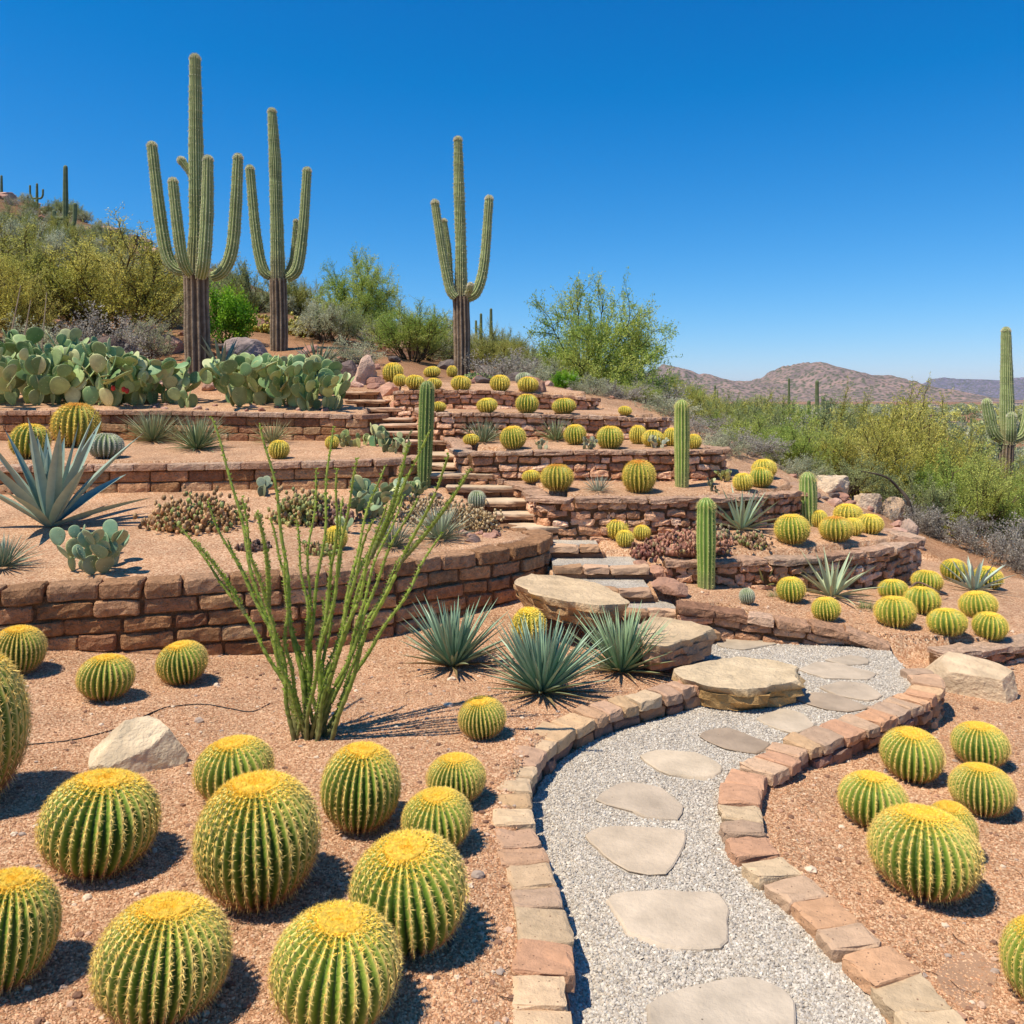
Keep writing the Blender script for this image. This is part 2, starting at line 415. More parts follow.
# ------------------------------------------------------------------ ground sheet
def axis(a, b, fine, g, lim0, lim1):
    c = list(np.arange(a, b, fine)); s = fine
    lo = []; v = a
    while v > lim0:
        s *= g; v -= s; lo.append(v)
    s = fine; hi = []; v = c[-1]
    while v < lim1:
        s *= g; v += s; hi.append(v)
    return np.array(lo[::-1] + c + hi)
gx = axis(-7.0, 4.6, .04, 1.07, -12000, 12000)
gy = axis(1.4, 12.4, .04, 1.07, -60, 16000)
GX, GY = np.meshgrid(gx, gy)
GZ, GZONE = height(GX, GY)
nx, ny = len(gx), len(gy)
idx = np.arange(nx * ny).reshape(ny, nx)
fc = np.stack([idx[:-1, :-1], idx[:-1, 1:], idx[1:, 1:], idx[1:, :-1]], -1).reshape(-1, 4)
gp = np.stack([GX, GY, GZ], -1).reshape(-1, 3)
rr = np.hypot(gp[:, 0], gp[:, 1])
# tint: garden beds pale, wild hillside redder and darker, valley dusty
wild = np.clip((rr - 11.5) / 3, 0, 1) * (GZONE.ravel() < 0)
wild = np.maximum(wild, ((GZONE.ravel() < 0) & (gp[:, 0] > 4.2) & (gp[:, 1] > 8.3)) * .8)
nn = snoise(gp, .7, 12, 3) * .5 + .5
hillm = np.clip((gp[:, 1] - 18) / 8, 0, 1) * (gp[:, 0] < 0)
tint = np.array([.92, .93, .93]) * (1 - wild[:, None]) + wild[:, None] * (np.array([.42, .37, .31]) * (1 - nn[:, None]) + np.array([.74, .66, .58]) * nn[:, None])
tint = tint * (1 - hillm[:, None] * np.array([.38, .34, .44]))
gm_ = MB(); gm_.add(gp, fc, tint)
tag(gm_.obj("ground", BED, smooth=True), kind="structure", label="tan decomposed granite ground of the desert garden and hillside")

# gravel path sheet: strips between the two edges
from mathutils.geometry import tessellate_polygon
pp = [Vector((x, y, 0)) for x, y in PATHPOLY]
tri = tessellate_polygon([pp])
pm = MB(); pm.add([(p.x, p.y, .004) for p in pp], np.array(tri))
po = pm.obj("gravel_path", PATHM)
tag(po, kind="structure", label="pale grey gravel path winding up to the stone steps")
# ------------------------------------------------------------------ stone walls
_t = np.array([-1, -.86, -.45, .0, .45, .86, 1.0])
def _boxtemplate():
    vs, fs = {}, []
    V = []
    def vid(p):
        k = tuple(np.round(p, 4))
        if k not in vs: vs[k] = len(V); V.append(k)
        return vs[k]
    tu = _t; tv = np.array([-1, -.8, 0, .8, 1.0])
    for ax in range(3):
        for sg in (-1, 1):
            o = [a for a in range(3) if a != ax]
            A = tu if o[0] == 0 else tv; B = tu if o[1] == 0 else tv
            for i in range(len(A) - 1):
                for j in range(len(B) - 1):
                    q = []
                    for (a, b) in ((A[i], B[j]), (A[i + 1], B[j]), (A[i + 1], B[j + 1]), (A[i], B[j + 1])):
                        p = [0, 0, 0]; p[ax] = sg; p[o[0]] = a; p[o[1]] = b; q.append(vid(p))
                    if (sg > 0) == (ax == 1): q = q[::-1]
                    fs.append(q)
    return np.array(V, float), np.array(fs)
BV, BF = _boxtemplate()
def block(mb, c, half, t, col, seed, rnd=.25, rough=.006, slope=0):
    """one rounded rough stone; local x along unit tangent t (2D), y across, z up"""
    half = np.array(half); r = rnd * min(half)
    P = BV * half
    inner = np.clip(P, -(half - r), half - r)
    d = P - inner; ln = np.linalg.norm(d, axis=1)[:, None]
    P = inner + np.where(ln > 1e-9, d / np.maximum(ln, 1e-9) * r, 0)
    q = P + seed * 3.17
    P = P + np.c_[snoise(q, 14, seed % 9), snoise(q, 17, seed % 7 + 2), snoise(q, 15, seed % 5 + 4)] * rough
    P = P + np.random.default_rng(seed).normal(size=P.shape) * rough * .22
    P[:, 2] += P[:, 0] * slope
    n = np.array([-t[1], t[0]])
    w = np.c_[c[0] + P[:, 0] * t[0] + P[:, 1] * n[0], c[1] + P[:, 0] * t[1] + P[:, 1] * n[1], c[2] + P[:, 2]]
    mb.add(w, BF, col)

def arclen(L):
    d = np.r_[0, np.cumsum(np.hypot(*np.diff(L[:, :2], axis=0).T))]
    return d
def sample(L, d, s):
    return np.array([np.interp(s, d, L[:, k]) for k in range(L.shape[1])])

def wall(name, line, label, group, pal, cap=.075, course=.12, blen=.30, thick=.17, jit=.15, rough=.006, caplen=None,
         capcol=None, seed=1, capover=.015, depth=.06, gap=.006, cat="wall", maxc=9, out=.09, floor=None):
    rg = random.Random(seed); MT = EDGE if cat == 'edging' else STONE; gain = 1.02 if cat == 'edging' else (1.28 if pal is BR else 1.62)  # gain brightens right wall faces to read as sunlit; left ones stay darker
    L = smooth(line, 5) if len(line) > 2 else np.array(line, float)
    d = arclen(L); tot = d[-1]
    root = empty(name, (float(L[len(L) // 2, 0]), float(L[len(L) // 2, 1]), 0))
    tag(root, label, cat, group)
    off = np.array([root.location.x, root.location.y, 0])
    mc, mbk = MB(), MB()
    pal = [S(h) for h in pal]; cc = [S(h) for h in (capcol or ['a98a72', 'b89780', '9c7a66'])] if capcol is not None else pal
    # cap course
    s = 0; caplen = caplen or blen
    while s < tot - .02:
        l = caplen * rg.uniform(1 - jit, 1 + jit); l = min(l, tot - s)
        if tot - s - l < caplen * .4: l = tot - s
        m = sample(L, d, s + l / 2); a = sample(L, d, max(0, s)); b = sample(L, d, s + l)
        t = (b - a)[:2]; t /= np.linalg.norm(t); nrm = np.array([-t[1], t[0]])
        slope = (b[2] - a[2]) / max(l, .01)
        c = (m[0] + nrm[0] * (thick / 2 - out - capover) - off[0], m[1] + nrm[1] * (thick / 2 - out - capover) - off[1], m[2] - cap / 2 + rg.uniform(-.003, .003))
        block(mc, c, (l / 2 - gap / 2, thick / 2 + capover + rg.uniform(-.006, .006), cap / 2), t, rg.choice(cc) * rg.uniform(.88, 1.12) * min(gain, 1.05), rg.randint(0, 9999), .42, rough * .8, slope)
        s += l
    k = 0; drop = cap
    while k < maxc:
        s = -rg.uniform(0, blen); any_ = False
        ch = course * rg.uniform(1 - jit * .5, 1 + jit * .5)
        while s < tot:
            l = blen * rg.uniform(1 - jit * 1.3, 1 + jit * 1.3)
            s0, s1 = max(s, 0), min(s + l, tot)
            if s1 - s0 > .04:
                a = sample(L, d, s0); b = sample(L, d, s1); m = sample(L, d, (s0 + s1) / 2)
                t = (b - a)[:2]; t /= np.linalg.norm(t); nrm = np.array([-t[1], t[0]])
                fx, fy = m[0] - nrm[0] * (out + .02), m[1] - nrm[1] * (out + .02)
                base = floor if floor is not None else H1(fx, fy)
                top = m[2] - drop
                if top > base - depth:
                    any_ = True
                    h2 = ch / 2 - gap / 2
                    dd = rg.uniform(-.006, .008) * (rough / .006)
                    vj = rg.uniform(-.012, .012) if rough > .009 and k < 8 and name != 'path_edging' and rough != .0095 else 0
                    c = (m[0] + nrm[0] * (thick / 2 - out + dd) - off[0], m[1] + nrm[1] * (thick / 2 - out + dd) - off[1], top - ch / 2 + vj)
                    hs_ = 1.0 if rough < .01 else rg.uniform(.72, 1.08)
                    block(mbk, c, ((s1 - s0) / 2 - gap / 2, thick / 2, h2 * hs_), t, rg.choice(pal) * rg.uniform(.82, 1.18) * gain, rg.randint(0, 9999), .42 if rough < .01 else .62, rough * (1 if rough < .01 else 1.25), (b[2] - a[2]) / max(l, .01))
            s += l
        drop += ch; k += 1
        if not any_: break
    # packed earth and mortar filling between the stones, set back from the faces
    core = MB(); n_ = len(L); tt_ = np.gradient(L[:, :2], axis=0); tt_ /= np.linalg.norm(tt_, axis=1)[:, None]
    nn_ = np.c_[-tt_[:, 1], tt_[:, 0]]
    ca = L[:, :2] + nn_ * (.028 - out); cb2 = L[:, :2] + nn_ * (thick - .03 - out)
    zt = L[:, 2] - cap * .6; zb_ = np.array([H1(x_, y_) for x_, y_ in (L[:, :2] - nn_ * (out + .03))]) - .05
    Vc = np.stack([np.c_[ca, zb_], np.c_[ca, zt], np.c_[cb2, zt], np.c_[cb2, zb_]], 1).reshape(-1, 3) - off
    i0 = np.arange(n_ - 1)[:, None] * 4
    core.add(Vc, np.concatenate([i0 + [0, 4, 5, 1], i0 + [1, 5, 6, 2], i0 + [2, 6, 7, 3]]), S('96704f') * .75)
    core.add(Vc[:4], [[0, 1, 2, 3]], S('96704f') * .75); core.add(Vc[-4:], [[3, 2, 1, 0]], S('96704f') * .75)
    core.obj("mortar_core", STONE, root)
    mc.obj("cap_stones", MT, root)
    if mbk.n: mbk.obj("block_courses", MT, root)
    return root

BR = ['a87a58', 'b08660', '98704e', 'ba9470', '9c704c', 'ac8260', '90664a', 'a2805e']
BR2 = ['bc9070', 'c69c7c', 'a87c60', 'd0aa8c', 'b48664', '9c745a', 'c09474']
CAPC = ['c09a7e', 'caa88c', 'b48c70', 'c49e82']
wall("retaining_wall", L1, "large brown block retaining wall curving behind the ocotillo on the left", "terrace retaining walls", BR, cap=.11, course=.115, blen=.29, thick=.2, capcol=["b48a68", "a87e5c", "bc9270", "a07654"], seed=3, rough=.0095, gap=.014, jit=.2, capover=.004)
wall("retaining_wall", L2, "middle brown block wall on the left, behind the big blue agave", "terrace retaining walls", BR, cap=.07, course=.12, blen=.34, capcol=CAPC, seed=4)
wall("retaining_wall", L3, "upper left brown block wall holding the bed of prickly pears", "terrace retaining walls", BR, cap=.06, course=.1, blen=.28, capcol=CAPC, seed=5)
wall("retaining_wall", T6, "lowest rubble wall on the right, curving along the far edge of the gravel path", "terrace retaining walls", BR2, cap=.06, course=.085, blen=.2, jit=.35, capcol=BR2, seed=6, rough=.012, caplen=.22)
wall("retaining_wall", T5, "rounded rubble wall holding the terrace with the five clustered barrels at its right end", "terrace retaining walls", BR2, cap=.055, course=.085, blen=.14, jit=.4, rough=.016, capcol=CAPC, seed=7, caplen=.35)
wall("retaining_wall", T4, "rubble wall with a rounded right end behind the blue agave and the orange topped barrel", "terrace retaining walls", BR2, cap=.045, course=.085, blen=.15, jit=.4, rough=.014, capcol=CAPC, seed=8, caplen=.35)
wall("retaining_wall", T3, "third stone wall from the top on the right, under the row of eight barrels", "terrace retaining walls", BR2, cap=.045, course=.08, blen=.17, jit=.35, rough=.011, capcol=CAPC, seed=9, caplen=.32)
wall("retaining_wall", T2, "second stone wall from the top on the right of the stair", "terrace retaining walls", BR2, cap=.045, course=.075, blen=.16, jit=.35, rough=.01, capcol=CAPC, seed=10)
wall("retaining_wall", T1, "topmost stone wall right of the stair, below the lone saguaro", "terrace retaining walls", BR2, cap=.045, course=.07, blen=.16, jit=.35, rough=.01, capcol=BR2, seed=11)
wall("retaining_wall", TR, "short dark rubble wall at the right edge behind the pale tilted boulder", "terrace retaining walls", BR2, cap=.045, course=.075, blen=.11, jit=.4, rough=.014, capcol=CAPC, seed=12, caplen=.3)
ED = ['cba88a', 'c49c7c', 'b89478', 'd0b08c', 'c9a07c', 'c8ac8a', 'c09272', 'cca880', 'b4967c']
EDW = ['ad8568', '9a7664', 'b8926f', '8f7262']
el = [(x, y, .125) for x, y in PL]
wall("path_edging", el[::3], "left stone edging of the gravel path, tan cap blocks in a curve", "path edgings", EDW, cap=.06, course=.075, blen=.16, thick=.15, jit=.3, capcol=ED, seed=21, caplen=.145, out=0, capover=.006, rough=.011, gap=.010, cat="edging")
er = [(x, y, .05) for x, y in PR]
wall("path_edging", er[::3], "right stone edging of the gravel path, orange and grey blocks in an S curve", "path edgings", EDW, cap=.055, course=.07, blen=.14, thick=.17, jit=.3, capcol=['cc9e78', 'c29474', 'cba888', 'b2947a', 'cca67e', 'c49e7e', 'ccb08c', 'c69672'], seed=22, caplen=.14, out=0, capover=.004, rough=.012, gap=.010, cat="edging")

# ------------------------------------------------------------------ slabs, steps, rocks
def slab_mesh(outline, ztop, thick, seed, col, sidecol, layers=4, under=.06, wob=.012, topn=.006, sharp=.02):
    """irregular flat stone: outline in world xy"""
    rg = np.random.default_rng(seed)
    O = np.array(outline, float); c = O.mean(0)
    O2 = []
    for i in range(len(O)):
        a, b = O[i], O[(i + 1) % len(O)]
        n = max(2, int(np.linalg.norm(b - a) / .05))
        for k in range(n):
            O2.append(a + (b - a) * k / n)
    O2 = np.array(O2); n = len(O2)
    # soften corners a touch
    O2 = O2 * .7 + (np.roll(O2, 1, 0) + np.roll(O2, -1, 0)) * .15
    d = O2 - c; r = np.linalg.norm(d, axis=1)
    ph = np.c_[O2, np.zeros(n)]
    O2 = O2 + d / r[:, None] * ((snoise(ph, 22, seed % 9) + .9 * snoise(ph, 7, seed % 5, 2))[:, None] * wob)
    d = O2 - c
    zf = ztop if callable(ztop) else (lambda x, y: 0 * x + ztop)
    mb = MB(); rings = []
    for s in (.15, .35, .55, .75, .9, .97):
        p = c + d * s; z = zf(p[:, 0], p[:, 1]) + topn * snoise(np.c_[p, np.zeros(n)], 9, seed % 7, 4)
        rings.append(np.c_[p, z])
    ct = np.array([[c[0], c[1], float(zf(c[:1], c[1:2])[0])]])
    p = c + d; ze = zf(p[:, 0], p[:, 1]) - .004
    rings.append(np.c_[p, ze])
    ntop = len(rings)
    for k in range(1, layers * 2 + 1):
        u = (k + 1) // 2 / layers
        inward = 1 - under * u + rg.uniform(-.012, .012) + (.0 if k % 2 else -.012)
        th = thick if np.isscalar(thick) else thick(p)
        z = ze - th * (u if k % 2 else u - .1 / layers) 
        z = np.where(k == layers * 2, ze - th, z)
        q = c + d * inward; q = q + d / r[:, None] * ((snoise(np.c_[q, np.full(n, u * 3)], 18, (seed + k) % 11) + snoise(np.c_[q, np.full(n, 0.)], 6, seed % 11, 2) * 1.5)[:, None] * wob * 1.3)
        rings.append(np.c_[q, z])
    V = np.vstack(rings + [ct]); f = []
    idx = np.arange(n)
    for k in range(len(rings) - 1):
        a = idx + k * n; b = np.roll(idx, -1) + k * n
        f.append(np.c_[a, a + n, b + n, b])
    # orientation: outline may be cw or ccw
    area = .5 * np.sum(O2[:, 0] * np.roll(O2[:, 1], -1) - np.roll(O2[:, 0], -1) * O2[:, 1])
    q = np.vstack(f)
    if area < 0: q = q[:, ::-1]
    cen = len(V) - 1
    tr = np.c_[np.full(n, cen), idx, np.roll(idx, -1)]
    if area < 0: tr = tr[:, ::-1]
    cols = np.vstack([np.tile(col, (n * ntop, 1))] + [np.tile(np.array(sidecol) * rg.uniform(.8, 1.15), (n, 1)) for _ in range(layers * 2)] + [col])
    cols *= (1 + .08 * snoise(V, 6, seed % 5, 3))[:, None]
    mb.add(V, q, cols); mb.f3.append(tr); mb.m3.append(np.zeros(n, int))
    return mb

GT = S('beb6aa'); ST = S('cdb292'); RS = S('ac8464')
ordn = ["lowest", "second", "third", "fourth", "fifth", "sixth", "seventh", "eighth", "ninth", "tenth", "eleventh", "twelfth", "thirteenth", "fourteenth", "fifteenth", "sixteenth", "seventeenth", "eighteenth", "topmost"]
for i, (x0, x1, D, z, k) in enumerate(STEPG):
    D2 = STEPG[i + 1][2] if i + 1 < len(STEPG) else D + .45
    rg = random.Random(50 + i)
    yaw = [0.03, -.05, .02, .0, -.04, .04, -.03, .03][i % 8]
    root = empty("stone_step", ((x0 + x1) / 2, D, z))
    tag(root, ("wide gravel filled " if k == 'g' else "pinkish stone ") + ordn[i] + " step of the garden stair" + ("" if i == 18 else " counted from the path"), "step", "steps of the garden stair")
    w = (x1 - x0) / 2; dp = D2 - D + .16
    rise = z - (STEPG[i - 1][3] if i else 0)
    th = max(rise + .05, .13)
    if k == 'g':
        # row of riser stones in front, gravel tread behind
        mb = MB(); s = -w
        while s < w - .02:
            l = min(rg.uniform(.16, .3), w - s)
            if w - s - l < .1: l = w - s
            block(mb, (s + l / 2, .05 + rg.uniform(-.012, .01), -.03), (l / 2 - .004, .065, .03), (cos(yaw), sin(yaw)), S(rg.choice(['c8a282', 'b8906e', 'd2ac8a', 'b08a68'])) * rg.uniform(.85, 1.1), rg.randint(0, 999), .5, .012)
            block(mb, (s + l / 2 + .04, .07, -.06 - (th - .06) / 2), (l / 2 + .01, .045, (th - .06) / 2), (cos(yaw), sin(yaw)), S(rg.choice(['8c6a52', '7c5c48', '9a765a'])) * rg.uniform(.85, 1.1), rg.randint(0, 999), .4, .010)
            s += l
        mb.obj("riser_stones", EDGE, root)
        tm = MB()
        tp = [(-w + .005, .1), (w - .005, .1), (w - .005, dp), (-w + .005, dp)]
        Vt = [(x, y, -.006) for x, y in tp] + [(x, y, -th) for x, y in tp]
        tm.add(Vt, [[0, 1, 2, 3], [0, 4, 5, 1], [1, 5, 6, 2], [2, 6, 7, 3], [3, 7, 4, 0]])
        tm.obj("gravel_tread", PATHM, root)
    else:
        o = [(-w, .02 * rg.uniform(-1, 1)), (-w * .4, rg.uniform(-.015, .015)), (w * .3, rg.uniform(-.015, .015)), (w, .02 * rg.uniform(-1, 1)), (w * 1.02, dp), (-w * 1.02, dp)]
        c = (ST if i < 12 else S('cfae90')) * rg.uniform(.9, 1.1)
        slab_mesh(o, 0.0, min(th, .05 if i < 9 else .042), 100 + i, c, RS * rg.uniform(.85, 1.1), layers=2, under=.02, wob=.01).obj("tread", SLAB, root)
        mb = MB()
        tl = .05 if i < 9 else .042
        s = -w + .02
        while s < w - .03:
            l = min(rg.uniform(.18, .3), w - .02 - s)
            block(mb, (s + l / 2, .10, -tl - (th - tl) / 2 + .005), (l / 2 - .003, .06, (th - tl) / 2 + .01), (1, 0), S(rg.choice(['84604a', '765442', '8e684e'])) * rg.uniform(.85, 1.1), rg.randint(0, 999), .25, .005)  # riser shade painted in: stones coloured darker than the treads
            s += l
        mb.obj("riser", STONE, root)

def ico(sub):
    t = (1 + 5 ** .5) / 2
    V = np.array([(-1, t, 0), (1, t, 0), (-1, -t, 0), (1, -t, 0), (0, -1, t), (0, 1, t), (0, -1, -t), (0, 1, -t), (t, 0, -1), (t, 0, 1), (-t, 0, -1), (-t, 0, 1)], float)
    V /= np.linalg.norm(V[0])
    Fc = [(0, 11, 5), (0, 5, 1), (0, 1, 7), (0, 7, 10), (0, 10, 11), (1, 5, 9), (5, 11, 4), (11, 10, 2), (10, 7, 6), (7, 1, 8), (3, 9, 4), (3, 4, 2), (3, 2, 6), (3, 6, 8), (3, 8, 9), (4, 9, 5), (2, 4, 11), (6, 2, 10), (8, 6, 7), (9, 8, 1)]
    V = list(map(tuple, V))
    for _ in range(sub):
        mid = {}; nf = []
        def m(a, b):
            k = (min(a, b), max(a, b))
            if k not in mid:
                p = np.array(V[a]) + np.array(V[b]); p /= np.linalg.norm(p); mid[k] = len(V); V.append(tuple(p))
            return mid[k]
        for a, b, c in Fc:
            x, y, z = m(a, b), m(b, c), m(c, a)
            nf += [(a, x, z), (b, y, x), (c, z, y), (x, y, z)]
        Fc = nf
    return np.array(V), np.array(Fc)
ICO = {k: ico(k) for k in range(5)}
def rock_mesh(seed, dims, col, sub=4, cuts=9, rough=.05, planes=()):
    rg = np.random.default_rng(seed)
    V, Fc = ICO[sub]; V = V.copy()
    for (n, dd) in list(planes) + [(rg.normal(size=3), rg.uniform(.55, .85)) for _ in range(cuts)]:
        n = np.array(n, float); n /= np.linalg.norm(n)
        s = V @ n; m = s > dd
        V[m] -= np.outer(s[m] - dd, n)
    V += V * (snoise(V + seed, 3, seed % 9, 4)[:, None] * rough)
    V += V * (snoise(V + seed, 14, seed % 7, 3)[:, None] * rough * .3)
    Pn = V * np.array(dims)
    c = np.tile(col, (len(V), 1)) * (1 + .16 * snoise(V, 4, seed % 11, 4))[:, None]
    mb = MB(); mb.add(Pn, Fc, c); return mb

# big sandstone slabs at the foot of the stair
SANDC, SANDS = S('cdb18c'), S('b48c62')
def pxpoly(pts, z): return [W(x, y, z) for x, y in pts]
o = pxpoly([(513,583),(530,575),(560,574),(600,582),(622,592),(631,599),(600,603),(560,600),(530,594)], .36)
tag(slab_mesh(o, lambda x, y: .36 - .05 * (x - .3), .16, 61, SANDC, SANDS, layers=3, under=.16, wob=.024, topn=.014).obj("sandstone_slab", ROCK), "long tan sandstone slab jutting out beside the end of the big block wall", "boulder", "sandstone slabs by the stair")
o = pxpoly([(634,634),(640,622),(654,616),(686,621),(716,630),(700,636),(668,646),(644,642)], .22)
tag(slab_mesh(o, .22, .16, 62, SANDC * .98, S('b89070'), layers=3, under=.10, wob=.024, topn=.012).obj("sandstone_slab", ROCK), "thick blunt sandstone slab right behind the rightmost of the three yuccas", "boulder", "sandstone slabs by the stair")
o = pxpoly([(677,668),(699,661),(737,656),(778,660),(800,667),(789,678),(768,687),(737,689),(700,684),(680,675)], .15)
tag(slab_mesh(o, .15, .13, 63, S('d3b994'), S('b8925f'), layers=3, under=.12, wob=.026, topn=.014).obj("sandstone_slab", ROCK), "broad pale sandstone slab lying on the gravel path where the left edging ends", "boulder", "sandstone slabs by the stair")

def place_rock(mb, name, px, py, lo, hi, sink, label, cat="boulder", group=None, rz=0, mat=None):
    x, y, z = at(px, py, lo, hi)
    ob = mb.obj(name, mat or ROCK); ob.location = (x, y, z + sink); ob.rotation_euler = (0, 0, rz)
    return tag(ob, label, cat, group)
place_rock(rock_mesh(71, (.225, .18, .19), S('dac2a0'), planes=[((.1, -.5, .75), .45), ((-.6, -.3, .6), .6), ((.6, -.8, .1), .6), ((0, 0, 1), .62)], cuts=5, rough=.04), "boulder", 139, 764, 3, 4.6, .07, "angular cream boulder lying on the gravel left of the ocotillo")
place_rock(rock_mesh(72, (.36, .19, .20), S('d2b693'), planes=[((.1, -.25, .95), .5), ((.25, -.9, .1), .55), ((1, -.2, .1), .75)], cuts=4, rough=.04), "boulder", 962, 690, 4.6, 5.9, .06, "pale pink tilted boulder beside the far bend of the right edging", rz=radians(-38))
rs = random.Random(4)
RK = "tan rocks stacked beside the lower steps"
for i, (px, py, w, l) in enumerate([(664,588,30,"tan block in the middle of the rock pile right of the lower steps"), (662,575,26,"upper tan rock of the pile right of the lower steps"), (676,598,28,"lowest flat rock of the pile right of the lower steps"), (683,572,22,"squarish brown stone at the left end of the rounded rubble wall"), (655,560,24,"flat tan rock at the right end of the fourth step"), (640,556,18,"small tan rock on the bed's edge above the fourth step")]):
    D = 6.7 - .05 * i
    place_rock(rock_mesh(80 + i, (w / 2 / F * D * 1.1, .11, .06), S('b78b72') * rs.uniform(.9, 1.1), sub=3, cuts=7), "rock", px, py + 2, 6.25, 7.1, .04, l, "rock", RK, rs.uniform(-.4, .4))
# pale boulders behind the T5 right end, pink hillside rocks
for i, (px, py, w, h, c, D0, D1, l) in enumerate([
 (832,486,46,30,'d6bc9c',8.8,10.5,"pale grey boulder behind the short columnar cactus at the bush edge"),
 (868,500,44,26,'cdb294',8.8,10.5,"crumbly pale boulder above the cluster of five barrels"),
 (895,520,40,28,'c8a98a',8.9,10.8,"pale crumbled rock at the right end of the rounded rubble wall"),
 (912,537,26,24,'b59a86',8.6,10,"small pale rock just right of the rounded rubble wall"),
 (365,384,30,36,'d2ae94',12.2,14.5,"upright pink wedge rock standing at the head of the stair"),
 (345,380,44,26,'7a6860',12.3,15,"dark brown rock behind the right prickly pears near the stair head"),
 (326,372,40,22,'5f544f',12.8,16,"dark rock beside the agave above the prickly pears"),
 (385,395,30,17,'c99a80',11.6,12.6,"rounded pink rock right of the top step"),
 (402,402,26,20,'bd8a70',11.4,12.2,"square brown stone at the left end of the topmost wall"),
 (534,392,34,24,'b98a6c',11.3,12,"knobbly tan rock between barrels on the topmost wall"),
 (112,372,70,46,'6e5c54',12.6,17,"dark lava rock behind the left prickly pears"),
 (160,352,60,30,'b98e7c',13,19,"pinkish rock left of the tallest saguaro"),
 (245,358,60,26,'a38f86',13,18,"grey pink rock between the two left saguaros"),
 (262,332,34,22,'94705f',15,22,"reddish rock below the bright green bush"),
 (400,352,60,26,'c0977f',14,19,"flat pink rock slope uphill of the stair"),
 (395,338,50,20,'b58a74',15,22,"pink rock below the round palo verde"),
 (485,372,30,16,'8a7a70',13,17,"grey rock right of the lone saguaro trunk"),
 (515,378,24,14,'6f625a',12.5,16,"dark grey rock behind barrels on the topmost terrace"),
 (445,366,26,14,'80726a',13,17,"grey rock left of the lone saguaro trunk"),
 ]):
    x, y, z = at(px, py, D0, D1)
    ob = rock_mesh(120 + i, (w / 2 / F * y, w / 2 / F * y * .7, h / 1.5 / F * y), S(c), sub=4 if i < 4 else 3, cuts=12, rough=.14 if i < 4 else .09).obj("rock", ROCK)
    ob.location = (x, y + .05, z + h * .12 / F * y); ob.rotation_euler = (0, 0, rs.uniform(0, .6))
    tag(ob, l, "rock", "rocks on the slope")
rg_ = np.random.default_rng(9)
protos = [rock_mesh(160 + k, (1, .8, .6), S(c), sub=2, cuts=8, rough=.1).mesh("rock", ROCK) for k, c in enumerate(('b58a76', 'a87c68', '8d7468', 'c79e88', '70625a'))]
for (n, xa, xb, ya, yb, s0, s1, lab, grp) in [
   (46, 300, 395, 11.9, 17, .05, .2, "pink rock in the rubble strewn up the slope beyond the stair head", "rubble beyond the stair"),
   (40, 60, 300, 12.6, 19, .08, .28, "brown pink rock in the rubble under the left saguaros", "rubble under the left saguaros"),
   (26, 470, 620, 12.2, 16, .05, .16, "grey brown rock lying behind the topmost terrace", "rubble behind the topmost terrace"),
   (24, 790, 930, 9, 10.6, .04, .13, "pale rock fragment at the bush edge right of the terraces", "rock fragments by the bush edge"),
   (24, 100, 340, 10.7, 11.2, .03, .07, "small reddish stone along the foot of the prickly pears", "stones under the prickly pears"),
   (30, 370, 500, 6.9, 8.4, .03, .08, "small tan rock on the bank between big wall and stair", "rocks on the bank by the stair")]:
    for k in range(n):
        y = rg_.uniform(ya, yb); x = wx(rg_.uniform(xa, xb), y); s = rg_.uniform(s0, s1)
        if n == 30 and not (x < -.05 - (y - 7.2) * .62): continue
        o = link("rock", protos[rg_.integers(5)]); o.location = (x, y, H1(x, y) + s * .15); o.scale = (s, s, s)
        o.rotation_euler = (rg_.uniform(-.3, .3), rg_.uniform(-.3, .3), rg_.uniform(0, 6))
        tag(o, lab, "rock", grp)

